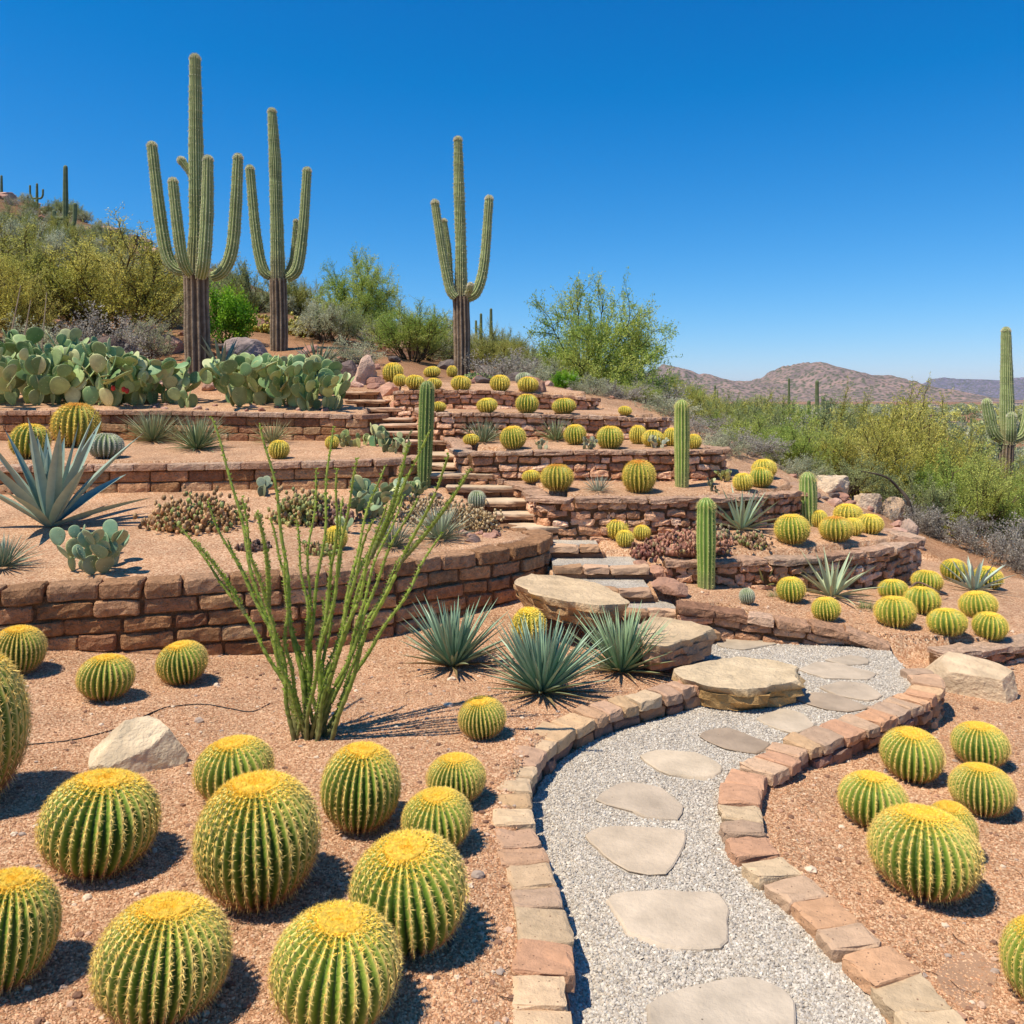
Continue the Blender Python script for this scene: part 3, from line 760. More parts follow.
# flagstones
z3 = lambda L: [(600 + x / 2.415, 600 + y / 2.415) for x, y in L]
z2 = lambda L: [(300 + x / 2.415, 600 + y / 2.415) for x, y in L]
FS = [
 (z3([(115,970),(180,935),(270,910),(370,900),(450,935),(482,965),(488,1090),(110,1090)]), 'd2c5b4', "large flagstone nearest the camera, cut by the bottom of the frame"),
 (z3([(15,720),(50,703),(130,700),(290,705),(310,745),(310,770),(300,840),(190,838),(60,800)]), 'd8c9b6', "second flagstone from the bottom, wide and cream"),
 (z2([(685,565),(720,548),(800,545),(925,556),(928,585),(890,660),(790,655),(725,612)]), 'd4c4b0', "cream flagstone with a straight right edge, third from the bottom"),
 (z2([(710,480),(745,448),(790,435),(880,450),(932,495),(915,528),(830,520),(770,500)]), 'cbbcaa', "greyish four sided flagstone, fourth from the bottom"),
 (z2([(818,372),(860,360),(950,367),(1010,390),(1022,412),(980,430),(890,422),(840,398)]), 'dacab4', "oval pale flagstone, fifth from the bottom"),
 (z3([(235,325),(260,308),(310,305),(418,346),(378,368),(300,358)]), 'b7a593', "darker brown flagstone between two pale ones midway along the path"),
 (z3([(375,282),(440,258),(490,270),(523,300),(470,323),(410,303)]), 'd6c7b3', "small square cream flagstone in front of the broad sandstone slab"),
 (z3([(470,238),(505,222),(570,225),(655,258),(600,268),(520,256)]), 'b9a896', "thin brownish flagstone at the right bend of the path"),
 (z3([(522,208),(580,194),(640,200),(682,228),(655,243),(570,228)]), 'cdbdaa', "pale flagstone at the far bend of the path"),
 (z3([(475,165),(520,148),(580,152),(667,175),(650,190),(540,186)]), 'd0c1ae', "long flagstone just beyond the broad sandstone slab"),
 (z3([(540,142),(600,130),(650,138),(650,152),(590,156)]), 'c9bba9', "small far flagstone near the foot of the lowest rubble wall"),
 (z3([(270,92),(330,76),(400,84),(430,104),(350,118),(290,110)]), 'cabca9', "flagstone at the foot of the stair in front of the rubble wall"),
]
for i, (pts, c, l) in enumerate(FS):
    o = [W(x, y, .018) for x, y in pts]
    tag(slab_mesh(o, .016, .03, 200 + i, S(c) * np.array([.82, .76, .68]), S(c) * .42, layers=1, under=.0, wob=.012, topn=.002).obj("flagstone", SLAB), l, "flagstone", "flagstones set in the gravel path")
pts = z3([(815,880),(845,825),(885,808),(950,825),(975,870),(965,915),(910,962),(845,945)])
zb = -.03
o = [W(x, y, zb) for x, y in pts]
cc = np.mean(o, axis=0)
tag(slab_mesh(o, lambda x, y: height(x, y)[0] + .002, .03, 230, S('b08a6c'), S('a87052'), layers=1, under=0, wob=.02, topn=.004).obj("flagstone", SLAB), "reddish flagstone half sunk in the right gravel bed below the big barrel", "flagstone")
# ------------------------------------------------------------------ plant builders
def unit(v): return v / np.maximum(np.linalg.norm(v, axis=-1, keepdims=True), 1e-9)
def add_spines(mb, P, Dv, ln, r, col):
    """three sided needles"""
    n = len(P); Dv = unit(Dv)
    a = np.where(np.abs(Dv[:, 2:3]) < .9, np.array([[0, 0, 1.0]]), np.array([[1.0, 0, 0]]))
    u = unit(np.cross(Dv, a)); w = np.cross(Dv, u)
    ln = np.broadcast_to(ln, n)[:, None]; r = np.broadcast_to(r, n)[:, None]
    b = [P + r * (u * cos(t) + w * sin(t)) for t in (0, 2.094, 4.189)]
    V = np.stack(b + [P + Dv * ln], 1).reshape(-1, 3)
    i = np.arange(n)[:, None] * 4
    Fc = np.concatenate([i + [0, 1, 3], i + [1, 2, 3], i + [2, 0, 3]])
    col = np.asarray(col)
    if col.ndim == 2: col = np.repeat(col, 4, 0)
    mb.add(V, Fc, col)
def add_tubes(mb, P, R, col, k=5):
    """P (N,m,3) polylines, R (N,m) radii"""
    N, m, _ = P.shape
    T = unit(np.gradient(P, axis=1))
    a = np.where(np.abs(T[..., 2:3]) < .9, np.array([0, 0, 1.0]), np.array([1.0, 0, 0]))
    u = unit(np.cross(T, a)); w = np.cross(T, u)
    th = np.arange(k) * 2 * pi / k
    V = P[:, :, None] + R[:, :, None, None] * (u[:, :, None] * np.cos(th)[:, None] + w[:, :, None] * np.sin(th)[:, None])
    idx = np.arange(N * m * k).reshape(N, m, k)
    A, B = idx[:, :-1], idx[:, 1:]
    Fc = np.stack([A, np.roll(A, -1, 2), np.roll(B, -1, 2), B], -1).reshape(-1, 4)
    col = np.asarray(col, float)
    if col.ndim == 2: col = np.repeat(col, m * k, 0)
    if col.ndim == 3: col = np.repeat(col.reshape(-1, 3), k, 0)
    mb.add(V.reshape(-1, 3), Fc, col)

GREEN_D, GREEN_M, YEL = S('3f5a20'), S('6a8a2c'), S('e6b93a')
def barrel(name, seed, ribs=26, areoles=22, nsp=12, thick=.0042, slen=.105, body=('2e4e18', '7c9c34'), hi='f2d47c', crown='ffd84e', low='b9825a',
           crown_n=2600, top_or=None, rings=40, lean=0.0):
    """golden barrel of radius 1, height about 2 (z -1..1): body, spines, crown"""
    rg = np.random.default_rng(seed)
    root = empty(name)
    m = 8 * ribs
    ph = np.arange(m) / m * 2 * pi
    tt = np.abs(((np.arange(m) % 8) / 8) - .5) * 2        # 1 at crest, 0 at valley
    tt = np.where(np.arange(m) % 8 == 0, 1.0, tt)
    v = np.linspace(0, 1, rings)
    lat = -pi / 2 * .86 + v * (pi / 2 * .86 + pi / 2)
    def prof(lat):
        c, s = np.cos(lat), np.sin(lat)
        r = np.sign(c) * np.abs(c) ** .95; z = np.sign(s) * np.abs(s) ** .95
        z = z - .07 * np.exp(-(r / .26) ** 2) * (s > 0)   # dimple
        return r, z
    pr, pz = prof(lat)
    wob = 1 + .015 * np.sin(ph * 3 + seed) + .01 * np.sin(ph * 5 + seed * 2)
    amp = .155 * np.clip(np.cos(lat) * 1.6, 0, 1) ** .7
    mul = (1 - amp[:, None] * (1 - tt[None, :] ** .95))
    V = np.stack([pr[:, None] * mul * np.cos(ph) * wob, pr[:, None] * mul * np.sin(ph) * wob, np.repeat(pz[:, None], m, 1) - (1 - mul) * np.sin(lat)[:, None] * .6], -1)
    idx = np.arange(rings * m).reshape(rings, m)
    Fc = np.stack([idx[:-1], np.roll(idx[:-1], -1, 1), np.roll(idx[1:], -1, 1), idx[1:]], -1).reshape(-1, 4)
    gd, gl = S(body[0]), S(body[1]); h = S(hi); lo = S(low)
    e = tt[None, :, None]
    base = gd * (1 - e) + gl * e  # valley shade painted into the green, lit tone towards the crests
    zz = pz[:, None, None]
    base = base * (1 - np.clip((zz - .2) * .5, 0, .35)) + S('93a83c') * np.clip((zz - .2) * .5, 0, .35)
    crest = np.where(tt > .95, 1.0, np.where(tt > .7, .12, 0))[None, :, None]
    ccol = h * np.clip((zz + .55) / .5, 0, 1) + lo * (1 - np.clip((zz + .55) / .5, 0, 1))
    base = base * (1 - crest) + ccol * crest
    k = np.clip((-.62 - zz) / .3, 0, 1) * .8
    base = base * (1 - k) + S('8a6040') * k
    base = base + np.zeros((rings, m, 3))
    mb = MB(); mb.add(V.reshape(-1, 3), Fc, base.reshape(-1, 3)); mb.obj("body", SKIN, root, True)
    # spines
    A = np.linspace(-1.15, 1.33, areoles)
    la, th = np.meshgrid(A, np.arange(ribs) / ribs * 2 * pi, indexing='ij')
    la = la.ravel() + rg.uniform(-.03, .03, la.size); th = th.ravel()
    r, z = prof(la)
    P = np.c_[r * np.cos(th), r * np.sin(th), z]
    nrm = unit(np.c_[np.cos(la) * np.cos(th), np.cos(la) * np.sin(th), np.sin(la)])
    e1 = np.c_[-np.sin(th), np.cos(th), 0 * th]; e2 = np.cross(nrm, e1)
    sp = MB()
    PP = np.repeat(P, nsp, 0); N = np.repeat(nrm, nsp, 0); E1 = np.repeat(e1, nsp, 0); E2 = np.repeat(e2, nsp, 0)
    ang = np.tile(np.arange(nsp) / nsp * 2 * pi, len(P)) + rg.uniform(-.5, .5, len(PP))
    out = rg.uniform(.15, .9, len(PP))
    Dv = N * out[:, None] + E1 * (np.cos(ang) * .9)[:, None] + E2 * np.sin(ang)[:, None]
    q = np.clip((PP[:, 2] + .65) / .55, 0, 1)[:, None]; q2 = np.clip((PP[:, 2] - .55) / .4, 0, 1)[:, None]
    col = S(low) * (1 - q) + S(hi) * q; col = col * (1 - q2) + S(crown) * q2
    col = col * rg.uniform(.75, 1.25, (len(PP), 1))
    add_spines(sp, PP + N * .004, Dv, slen * rg.uniform(.6, 1.15, len(PP)) * (.75 + .25 * q[:, 0]), thick, col)
    # downward centrals
    Dv = nrm * .7 - np.array([0, 0, .5]) + e1 * rg.uniform(-.3, .3, (len(P), 1))
    add_spines(sp, P, Dv, slen * 1.25, thick * 1.15, S(hi) * rg.uniform(.8, 1.15, (len(P), 1)))
    sp.obj("spines", SPINE, root)
    # crown of young spines and wool
    n = crown_n
    rad = np.minimum(np.abs(rg.normal(size=n)) * .27, .62); th = rg.uniform(0, 2 * pi, n)
    la = np.arccos(np.clip(rad, 0, 1) ** (1 / .95)); rr_, zz_ = prof(la)
    P = np.c_[rr_ * np.cos(th), rr_ * np.sin(th), zz_]
    Dv = np.c_[np.cos(th) * rad * 1.5, np.sin(th) * rad * 1.5, np.full(n, .8)] + rg.normal(size=(n, 3)) * .55
    inner = np.clip(1 - rad / .42, 0, 1)[:, None]
    c1 = S(crown); c0 = S(top_or or crown)
    cm = MB(); add_spines(cm, P - [0, 0, .01], Dv, .085 * rg.uniform(.5, 1.1, n), thick * 2.0, (c1 * (1 - inner) + c0 * inner) * rg.uniform(.7, 1.2, (n, 1)))
    k = 22; m2 = 40
    rr2 = np.linspace(0.001, .36, k); la = np.arccos(rr2 ** (1 / .95)); _, z2_ = prof(la)
    th2 = np.arange(m2) / m2 * 2 * pi
    V = np.stack([rr2[:, None] * np.cos(th2), rr2[:, None] * np.sin(th2), np.repeat(z2_[:, None] + .03, m2, 1)], -1).reshape(-1, 3)
    V[:, 2] += .022 * snoise(V, 30, seed, 2); V[-m2:, 2] -= .09
    idx = np.arange(k * m2).reshape(k, m2)
    Fc = np.stack([idx[:-1], idx[1:], np.roll(idx[1:], -1, 1), np.roll(idx[:-1], -1, 1)], -1).reshape(-1, 4)
    cm.add(V, Fc, (S(top_or) if top_or else S('ffd658')) * (1 + .25 * snoise(V, 45, seed + 2, 2))[:, None], 1)
    cm.obj("crown", [SPINE, WOOL], root)
    return root

def fit_barrel(cx, top, bot, w, lo, hi, sink=.1):
    """find distance and size of an ellipsoid from its outline in the photo"""
    best = None
    Ds = np.arange(lo, hi, .02)
    a = w / 2 * .955 * Ds / F
    X = wx(cx, Ds)
    hz, _ = height(X, Ds)
    b = a * .9
    for it in range(12):
        zc = hz + b * (1 - sink)
        k = zc - CZ
        # tangent slopes m: (k - m D)^2 = m^2 a^2 + b^2
        A = Ds ** 2 - a ** 2; B = -2 * k * Ds; C = k ** 2 - b ** 2
        s = np.sqrt(np.maximum(B * B - 4 * A * C, 0))
        mt, mb_ = (-B + s) / (2 * A), (-B - s) / (2 * A)
        pt, pb = HY - F * mt, HY - F * mb_
        # visible foot sits a little above the ellipsoid's hidden bottom
        zg = HY + F * (CZ - hz) / (Ds - a * .75)
        pb = np.minimum(pb, zg)
        b = np.clip(b + (pt - top) * Ds / F * .5, a * .7, a * 1.12)
    e = np.abs(pb - bot) + np.abs(pt - top) * .7
    i = int(np.argmin(e))
    if e[i] > 4: print("BARREL miss", cx, top, bot, w, "e %.1f D %.2f" % (e[i], Ds[i]))
    return X[i], Ds[i], hz[i], a[i], b[i]

def rosette(name, seed, n, L, wid, col, tip, droop=.25, elev=(.15, 1.45), stiff=.6, fold=.35, segs=7, parent_tag=None, base_r=.03, wave=0, edge=None, dead=0, epow=.85):
    """agave/yucca: n sword leaves of length L"""
    rg = np.random.default_rng(seed); mb = MB(); c0 = S(col); c1 = S(tip)
    for i in range(n):
        f = (i + .5) / n
        az = i * 2.39996 + rg.uniform(-.2, .2); el = elev[0] + (elev[1] - elev[0]) * f ** epow + rg.uniform(-.06, .06)
        l = L * rg.uniform(.85, 1.1) * (.8 + .3 * sin(pi * min(1, f * 1.1)))
        d = np.array([cos(az) * cos(el), sin(az) * cos(el), sin(el)])
        side = np.array([-sin(az), cos(az), 0]); up = np.cross(d, side) * -1
        if up[2] < 0: up = -up
        p = np.array([cos(az), sin(az), 0]) * base_r; pts = []; dd = d.copy()
        dr = droop * rg.uniform(.3, 1.4) * (1.2 - f)
        for k in range(segs + 1):
            pts.append(p.copy()); dd = dd + np.array([0, 0, -dr / segs]) + side * rg.uniform(-.02, .02) * wave; dd /= np.linalg.norm(dd); p = p + dd * l / segs
        pts = np.array(pts); u = np.linspace(0, 1, segs + 1)
        wd = wid * (np.minimum(1, .55 + u * 1.4) * (1 - u ** 2.6) + .0) ; wd[-1] = wid * .02
        T = unit(np.gradient(pts, axis=0)); sd_ = unit(np.cross(T, np.array([0, 0, 1.0]) + side * .001)) if el < 1.5 else np.tile(side, (segs + 1, 1))
        sd_ = np.tile(side, (segs + 1, 1)); nr = unit(np.cross(sd_, T)); nr *= np.sign(nr[:, 2:3] + 1e-6)
        tw = rg.uniform(-.35, .35)
        sd2 = sd_ * cos(tw) + nr * sin(tw)
        a = pts + sd2 * wd[:, None] * .5 + nr * wd[:, None] * fold; b = pts - sd2 * wd[:, None] * .5 + nr * wd[:, None] * fold
        cen = pts; bot = pts - nr * wd[:, None] * .12
        V = np.stack([a, cen, b, bot], 1).reshape(-1, 3)
        i0 = np.arange(segs)[:, None] * 4
        Fc = np.concatenate([i0 + [0, 1, 5, 4], i0 + [1, 2, 6, 5], i0 + [2, 3, 7, 6], i0 + [3, 0, 4, 7]])
        c = (c0[None] * (1 - u[:, None] ** 2) + c1[None] * u[:, None] ** 2) * rg.uniform(.8, 1.2)
        if f < dead: c = np.tile(S('8a7650'), (segs + 1, 1)) * rg.uniform(.7, 1.2)
        elif f < dead * 2: c = c * .6 + S('a08c50') * .4
        cc = np.repeat(c, 4, 0)
        if edge is not None:
            cc[0::4] = S(edge); cc[2::4] = S(edge)
        mb.add(V, Fc, cc)
        if rg.random() < .9:
            add_spines(mb, pts[-1:], (pts[-1] - pts[-2])[None], l * .05, wid * .06, S('5a3a20'))
    return mb

def pad_plant(seed, n0, spread, hgt, pad, col, cold, spr=.9, levels=3, maxpads=70):
    """prickly pear: flat pads growing from each other's rims"""
    rg = np.random.default_rng(seed); mb = MB(); sp = MB(); fr = []
    V0, F0 = ICO[2]
    queue = []
    for i in range(n0):
        a = rg.uniform(0, 2 * pi); r = spread * math.sqrt(rg.uniform(0, 1)) * .75
        queue.append((np.array([r * cos(a), r * sin(a), -pad * .1]), rg.uniform(0, pi), np.array([cos(a) * .35 * r / spread, sin(a) * .35 * r / spread, 1.0]), 0))
    cnt = 0
    while queue and cnt < maxpads:
        base, yaw, d, lv = queue.pop(0)
        d = unit(d + rg.normal(size=3) * .12)
        s = pad * rg.uniform(.62, 1.15) * (1 - .06 * lv)
        w = s * rg.uniform(.38, .46); t = s * .05
        side = np.array([cos(yaw), sin(yaw), 0]); side = unit(side - d * (side @ d)); nrm = np.cross(d, side)
        c = base + d * s * .48
        P = V0.copy(); k = 1 + .22 * P[:, 2]      # egg shape: wider to the top
        L = np.c_[P[:, 0] * w * k, P[:, 1] * t, P[:, 2] * s * .5]
        L[:, 1] += .05 * s * np.sin(P[:, 0] * 2 + seed) * (1 - P[:, 2] ** 2) * .5
        Q = c + L[:, :1] * side + L[:, 1:2] * nrm + L[:, 2:3] * d
        u_ = rg.random(); col_ = (S(col) if u_ < .45 else S(cold) if u_ < .8 else S('bcbc86')) * rg.uniform(.8, 1.2)
        if lv == 0 and rg.random() < .6: col_ = col_ * .6 + S('8a8058') * .4
        rim = np.clip(np.abs(V0[:, 0]) ** 2 + np.abs(V0[:, 2]) ** 2, 0, 1) ** 6
        cv = col_[None] * (1 - .35 * rim[:, None]) + S('c8c27a')[None] * .35 * rim[:, None]
        mb.add(Q, F0, cv); cnt += 1
        # areole spines on both faces
        m = 16
        a = rg.uniform(0, 2 * pi, m); rr_ = np.sqrt(rg.uniform(0, .9, m))
        pz_ = rr_ * np.sin(a); px_ = rr_ * np.cos(a); sg = rg.choice([-1, 1], m)
        pp_ = c + (px_ * w * (1 + .22 * pz_))[:, None] * side + (sg * t * np.sqrt(np.maximum(0, 1 - rr_ ** 2)))[:, None] * nrm + (pz_ * s * .5)[:, None] * d
        add_spines(sp, pp_, sg[:, None] * nrm + rg.normal(size=(m, 3)) * .4, s * .09, s * .008, S('ece0b0'))
        fr.append(c + d * s * .5)
        if lv < levels:
            for _ in range(rg.integers(1, 4)):
                e = rg.uniform(-1.0, 1.0)
                b = c + side * sin(e) * w * .95 + d * cos(e) * s * .47
                nd = unit(d * cos(e * .8) + side * sin(e * .8) + nrm * rg.uniform(-.45, .45) + np.array([0, 0, .25]))
                if b[2] < hgt: queue.append((b, yaw + rg.uniform(-1.1, 1.1), nd, lv + 1))
    return mb, sp, fr

def grow(rg, P0, D0, L, r0, segs, up=.15, wig=.25, r1=.3):
    N = len(P0); P = np.zeros((N, segs + 1, 3)); P[:, 0] = P0; D = unit(D0)
    L = np.broadcast_to(L, N)
    for k in range(segs):
        D = unit(D + rg.normal(size=(N, 3)) * wig + np.array([0, 0, up]))
        P[:, k + 1] = P[:, k] + D * (L / segs)[:, None]
    R = np.broadcast_to(r0, N)[:, None] * np.linspace(1, r1, segs + 1)[None]
    return P, R
def children(rg, P, per, lo=.3, hi=1.0, spread=.7):
    N, m, _ = P.shape
    t = rg.uniform(lo, hi, (N, per)) * (m - 1); i = np.minimum(t.astype(int), m - 2); f = (t - i)[..., None]
    n = np.arange(N)[:, None]
    B = P[n, i] * (1 - f) + P[n, i + 1] * f; T = unit(P[n, i + 1] - P[n, i])
    D = unit(T + rg.normal(size=T.shape) * spread)
    return B.reshape(-1, 3), D.reshape(-1, 3)
def add_leaves(mb, P, Dv, ln, wd, col, rg):
    n = len(P); Dv = unit(Dv); u = unit(np.cross(Dv, rg.normal(size=(n, 3))))
    ln = (ln * rg.uniform(.6, 1.3, n))[:, None]; wd = (wd * rg.uniform(.7, 1.2, n))[:, None]
    V = np.stack([P, P + Dv * ln * .5 + u * wd * .5, P + Dv * ln, P + Dv * ln * .5 - u * wd * .5], 1).reshape(-1, 3)
    Fc = np.arange(n * 4).reshape(n, 4)
    mb.add(V, Fc, np.repeat(col, 4, 0))

def shrub(seed, h, w, leafcol, barkcol, stems=14, kids=7, twigs=7, leaves=5, leaf=.045, lw=.4, trunk=0, lean=.55, dome=False, thickness=.022, up=.12, bare=.0, droop=0, span=(.58, .9)):
    """multi-stemmed bush; returns (branches MB, leaves MB) at unit metres"""
    rg = np.random.default_rng(seed); b = MB(); f = MB()
    az = rg.uniform(0, 2 * pi, stems); tl = np.sqrt(rg.uniform(.02, 1, stems)) * lean * pi / 2
    D0 = np.c_[np.cos(az) * np.sin(tl), np.sin(az) * np.sin(tl), np.cos(tl)]
    P0 = np.c_[np.cos(az), np.sin(az), 0 * az] * .06 * w + [0, 0, trunk]
    reach = 1 / np.maximum(np.sqrt((np.sin(tl) / (w / 2)) ** 2 + (np.cos(tl) / h) ** 2), 1e-6)
    A, R = grow(rg, P0, D0, reach * rg.uniform(span[0], span[1], stems), thickness, 6, up, .16)
    bc = S(barkcol)
    add_tubes(b, A, R, bc * rg.uniform(.7, 1.3, (stems, 1)), 5)
    if trunk:
        T, TR = grow(rg, np.array([[0, 0, -.2]]), np.array([[0, .1, 1.0]]), trunk + .25, thickness * 2.4, 4, .1, .1, .8); add_tubes(b, T, TR, bc, 7)
    B, D = children(rg, A, kids, .3, 1.0, .55)
    s = reach.mean()
    P2, R2 = grow(rg, B, D, s * .36 * rg.uniform(.6, 1.2, len(B)), thickness * .42, 4, up * 1.1, .2)
    add_tubes(b, P2, R2, bc * rg.uniform(.8, 1.3, (len(P2), 1)), 3)
    B, D = children(rg, P2, twigs, .15, 1.0, .55)
    P3, R3 = grow(rg, B, D, s * .17 * rg.uniform(.5, 1.3, len(B)), thickness * .16, 3, up - droop, .22)
    add_tubes(b, P3, R3, bc * rg.uniform(.9, 1.4, (len(P3), 1)) * .6 + S(leafcol[0]) * .4, 3)
    B, D = children(rg, P3, leaves, .1, 1.0, .8)
    keep = rg.random(len(B)) > bare; B, D = B[keep], D[keep]
    B = B + rg.normal(size=B.shape) * leaf * .5
    lc = np.array([S(c) for c in leafcol])
    clump = snoise(B, 5 / max(w, .5), seed, 2)
    ci = np.clip(((clump * .5 + .5) * len(lc) + rg.normal(size=len(B)) * .7).astype(int), 0, len(lc) - 1)
    add_leaves(f, B, D, leaf, leaf * lw, lc[ci] * rg.uniform(.7, 1.3, (len(B), 1)), rg)
    return b, f

def rib_tube(mb, pts, rad, ribs, depth, cv, cc, spn=None, spcol='cfc49a', slen=.02, sth=.0015, every=.03, seed=0, dome=True, low=None):
    """ribbed cactus stem along pts (m,3) with radii rad"""
    rg = np.random.default_rng(seed)
    P = np.array(pts, float); R = np.array(rad, float)
    d = np.r_[0, np.cumsum(np.linalg.norm(np.diff(P, axis=0), axis=1))]
    n = max(8, int(d[-1] / max(R.max() * .6, .01)))
    s = np.linspace(0, d[-1], n); P = np.c_[[np.interp(s, d, P[:, k]) for k in range(3)]].T
    # smooth the path
    for _ in range(max(1, n // 12)):
        P[1:-1] = P[1:-1] * .5 + (P[:-2] + P[2:]) * .25
    R = np.interp(s, d, R)
    if dome:
        T = unit(P[-1] - P[-2]); r = R[-1]
        a = np.linspace(0, pi / 2, 7)[1:]
        P = np.vstack([P] + [P[-1] + T * r * 1.15 * sin(x) for x in a]) if False else np.vstack([P[:]] + [(P[n - 1] + T * r * 1.15 * sin(x))[None] for x in a])
        R = np.r_[R, r * np.maximum(np.cos(a), .02)]
    m = len(P); T = unit(np.gradient(P, axis=0))
    u = np.zeros((m, 3)); a0 = np.array([1.0, 0, 0]); u[0] = unit(np.cross(T[0], a0)); 
    for i in range(1, m): u[i] = unit(u[i - 1] - T[i] * (u[i - 1] @ T[i]))
    w = np.cross(T, u)
    k = ribs * 6; th = np.arange(k) / k * 2 * pi
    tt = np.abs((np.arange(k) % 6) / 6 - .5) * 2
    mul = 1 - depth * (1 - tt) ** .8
    Rn = R * (1 + .02 * np.sin(np.arange(m) * .9 + seed))
    V = P[:, None] + (Rn[:, None] * mul[None])[:, :, None] * (u[:, None] * np.cos(th)[:, None] + w[:, None] * np.sin(th)[:, None])
    idx = np.arange(m * k).reshape(m, k)
    Fc = np.stack([idx[:-1], np.roll(idx[:-1], -1, 1), np.roll(idx[1:], -1, 1), idx[1:]], -1).reshape(-1, 4)
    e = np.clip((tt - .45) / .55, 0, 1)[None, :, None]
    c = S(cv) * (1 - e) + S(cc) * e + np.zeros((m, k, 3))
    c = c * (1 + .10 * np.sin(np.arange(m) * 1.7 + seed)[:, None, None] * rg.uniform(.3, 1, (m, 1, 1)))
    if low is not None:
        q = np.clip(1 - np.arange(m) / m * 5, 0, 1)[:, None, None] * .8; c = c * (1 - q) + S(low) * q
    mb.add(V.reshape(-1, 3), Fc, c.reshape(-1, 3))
    if spn is not None:
        cr = V[:, ::6]; cen = P[:, None]
        segl = np.linalg.norm(np.diff(P, axis=0), axis=1)
        for i in range(m - 1):
            q = max(1, int(round(segl[i] / every)))
            for j in range(q):
                f = (j + rg.uniform(0, .6)) / q
                A = cr[i] * (1 - f) + cr[i + 1] * f; N = unit(A - (P[i] * (1 - f) + P[i + 1] * f) + 1e-9)
                for _ in range(3):
                    add_spines(spn, A, N + rg.normal(size=N.shape) * .75, slen * rg.uniform(.6, 1.2, ribs), sth, S(spcol) * rg.uniform(.75, 1.2, (ribs, 1)))

def saguaro(label, bpx, bpy, D, trunk, stem, arms, seed, group="tall saguaros standing over the garden", ribs=18, buds=(), z0=None, dark=1.0):
    """pixel polylines at distance D (+ depth offsets) become real ribbed columns"""
    x, z = wx(bpx, D), CZ + (HY - bpy) / F * D
    if z0 is not None: z = z0
    root = empty("saguaro", (x, D, z)); tag(root, label, "saguaro", group)
    g = F / D
    def pt(px, py, dy=0): return (wx(px, D + dy) - x, dy, CZ + (HY - py) / F * (D + dy) - z)
    gv, gc = '78864e', 'c8ca90'
    t = MB(); tp = [pt(*p) for p in trunk[0]]; tp[0] = (tp[0][0], tp[0][1], -.15)
    rib_tube(t, tp, [w / 2 / g for w in trunk[1]], 12, .22, '6a5846', 'a8937a', seed=seed, dome=False)
    t.obj("trunk", BARK, root, True)
    s = MB(); sp = MB(); ps = [pt(*p) for p in stem[0]]
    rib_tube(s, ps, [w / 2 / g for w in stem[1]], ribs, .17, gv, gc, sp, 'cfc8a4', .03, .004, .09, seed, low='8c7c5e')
    tip = unit(np.random.default_rng(seed).normal(size=(260, 3))); tip[:, 2] = abs(tip[:, 2])
    o = s.obj("stem", SAG, root, True)
    add_spines(sp, np.array(ps[-1]) + tip * stem[1][-1] / 2 / g * .95, tip, .022, .005, S('efe8d4'))
    sp.obj("spines", SPINE, root)
    for i, (pl, ww) in enumerate(list(arms)):
        a = MB(); asp = MB(); pa = [pt(*p) for p in pl]
        pa_s = smooth(pa, 5)
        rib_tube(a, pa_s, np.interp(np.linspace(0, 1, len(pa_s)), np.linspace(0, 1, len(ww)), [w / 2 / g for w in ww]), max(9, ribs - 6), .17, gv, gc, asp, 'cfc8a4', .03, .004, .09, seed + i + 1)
        ao = a.obj("arm", SAG, root, True)
        add_spines(asp, np.array(pa[-1]) + tip * ww[-1] / 2 / g * .95, tip, .022, .005, S('efe8d4'))
        asp.obj("spines", SPINE, ao)
    return root
# ------------------------------------------------------------------ golden barrels
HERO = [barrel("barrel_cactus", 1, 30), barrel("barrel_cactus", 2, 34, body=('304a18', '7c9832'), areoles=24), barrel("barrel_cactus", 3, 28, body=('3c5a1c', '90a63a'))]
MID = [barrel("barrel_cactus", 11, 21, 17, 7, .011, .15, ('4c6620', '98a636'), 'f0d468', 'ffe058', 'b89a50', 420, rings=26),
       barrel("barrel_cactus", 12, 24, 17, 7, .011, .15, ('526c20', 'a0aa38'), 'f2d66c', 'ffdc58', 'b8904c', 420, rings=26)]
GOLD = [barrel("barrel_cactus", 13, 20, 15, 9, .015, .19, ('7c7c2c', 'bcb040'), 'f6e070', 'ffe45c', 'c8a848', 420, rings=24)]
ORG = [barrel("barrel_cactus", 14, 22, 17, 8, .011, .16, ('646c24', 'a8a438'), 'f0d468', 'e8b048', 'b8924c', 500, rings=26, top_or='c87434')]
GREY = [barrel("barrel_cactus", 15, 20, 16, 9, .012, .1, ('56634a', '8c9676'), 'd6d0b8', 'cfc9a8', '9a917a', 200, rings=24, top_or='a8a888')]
KINDS_ = dict(H=HERO, M=MID, G=GOLD, O=ORG, Y=GREY)
used = set(); cyc = {}
LO, RI = (1.9, 6.6), (1.9, 6.0)
T6R, T5R, T4R, T3R, T2R, T1R = (6.15, 8.6), (7.15, 9.2), (7.9, 9.3), (8.85, 10.2), (10.0, 11.4), (11.35, 14)
FG, RG_, GR6, GR5, GR4, GR3, GR2, GR1, GL = ("golden barrels in the left gravel bed", "golden barrels in the right gravel bed", "barrels on the lowest right terrace", "barrels on the terrace of the rounded rubble wall",
   "barrels on the terrace above the blue agave", "row of barrels on the third terrace", "barrels on the second terrace", "barrels on the topmost terrace", "barrels on the left terraces")
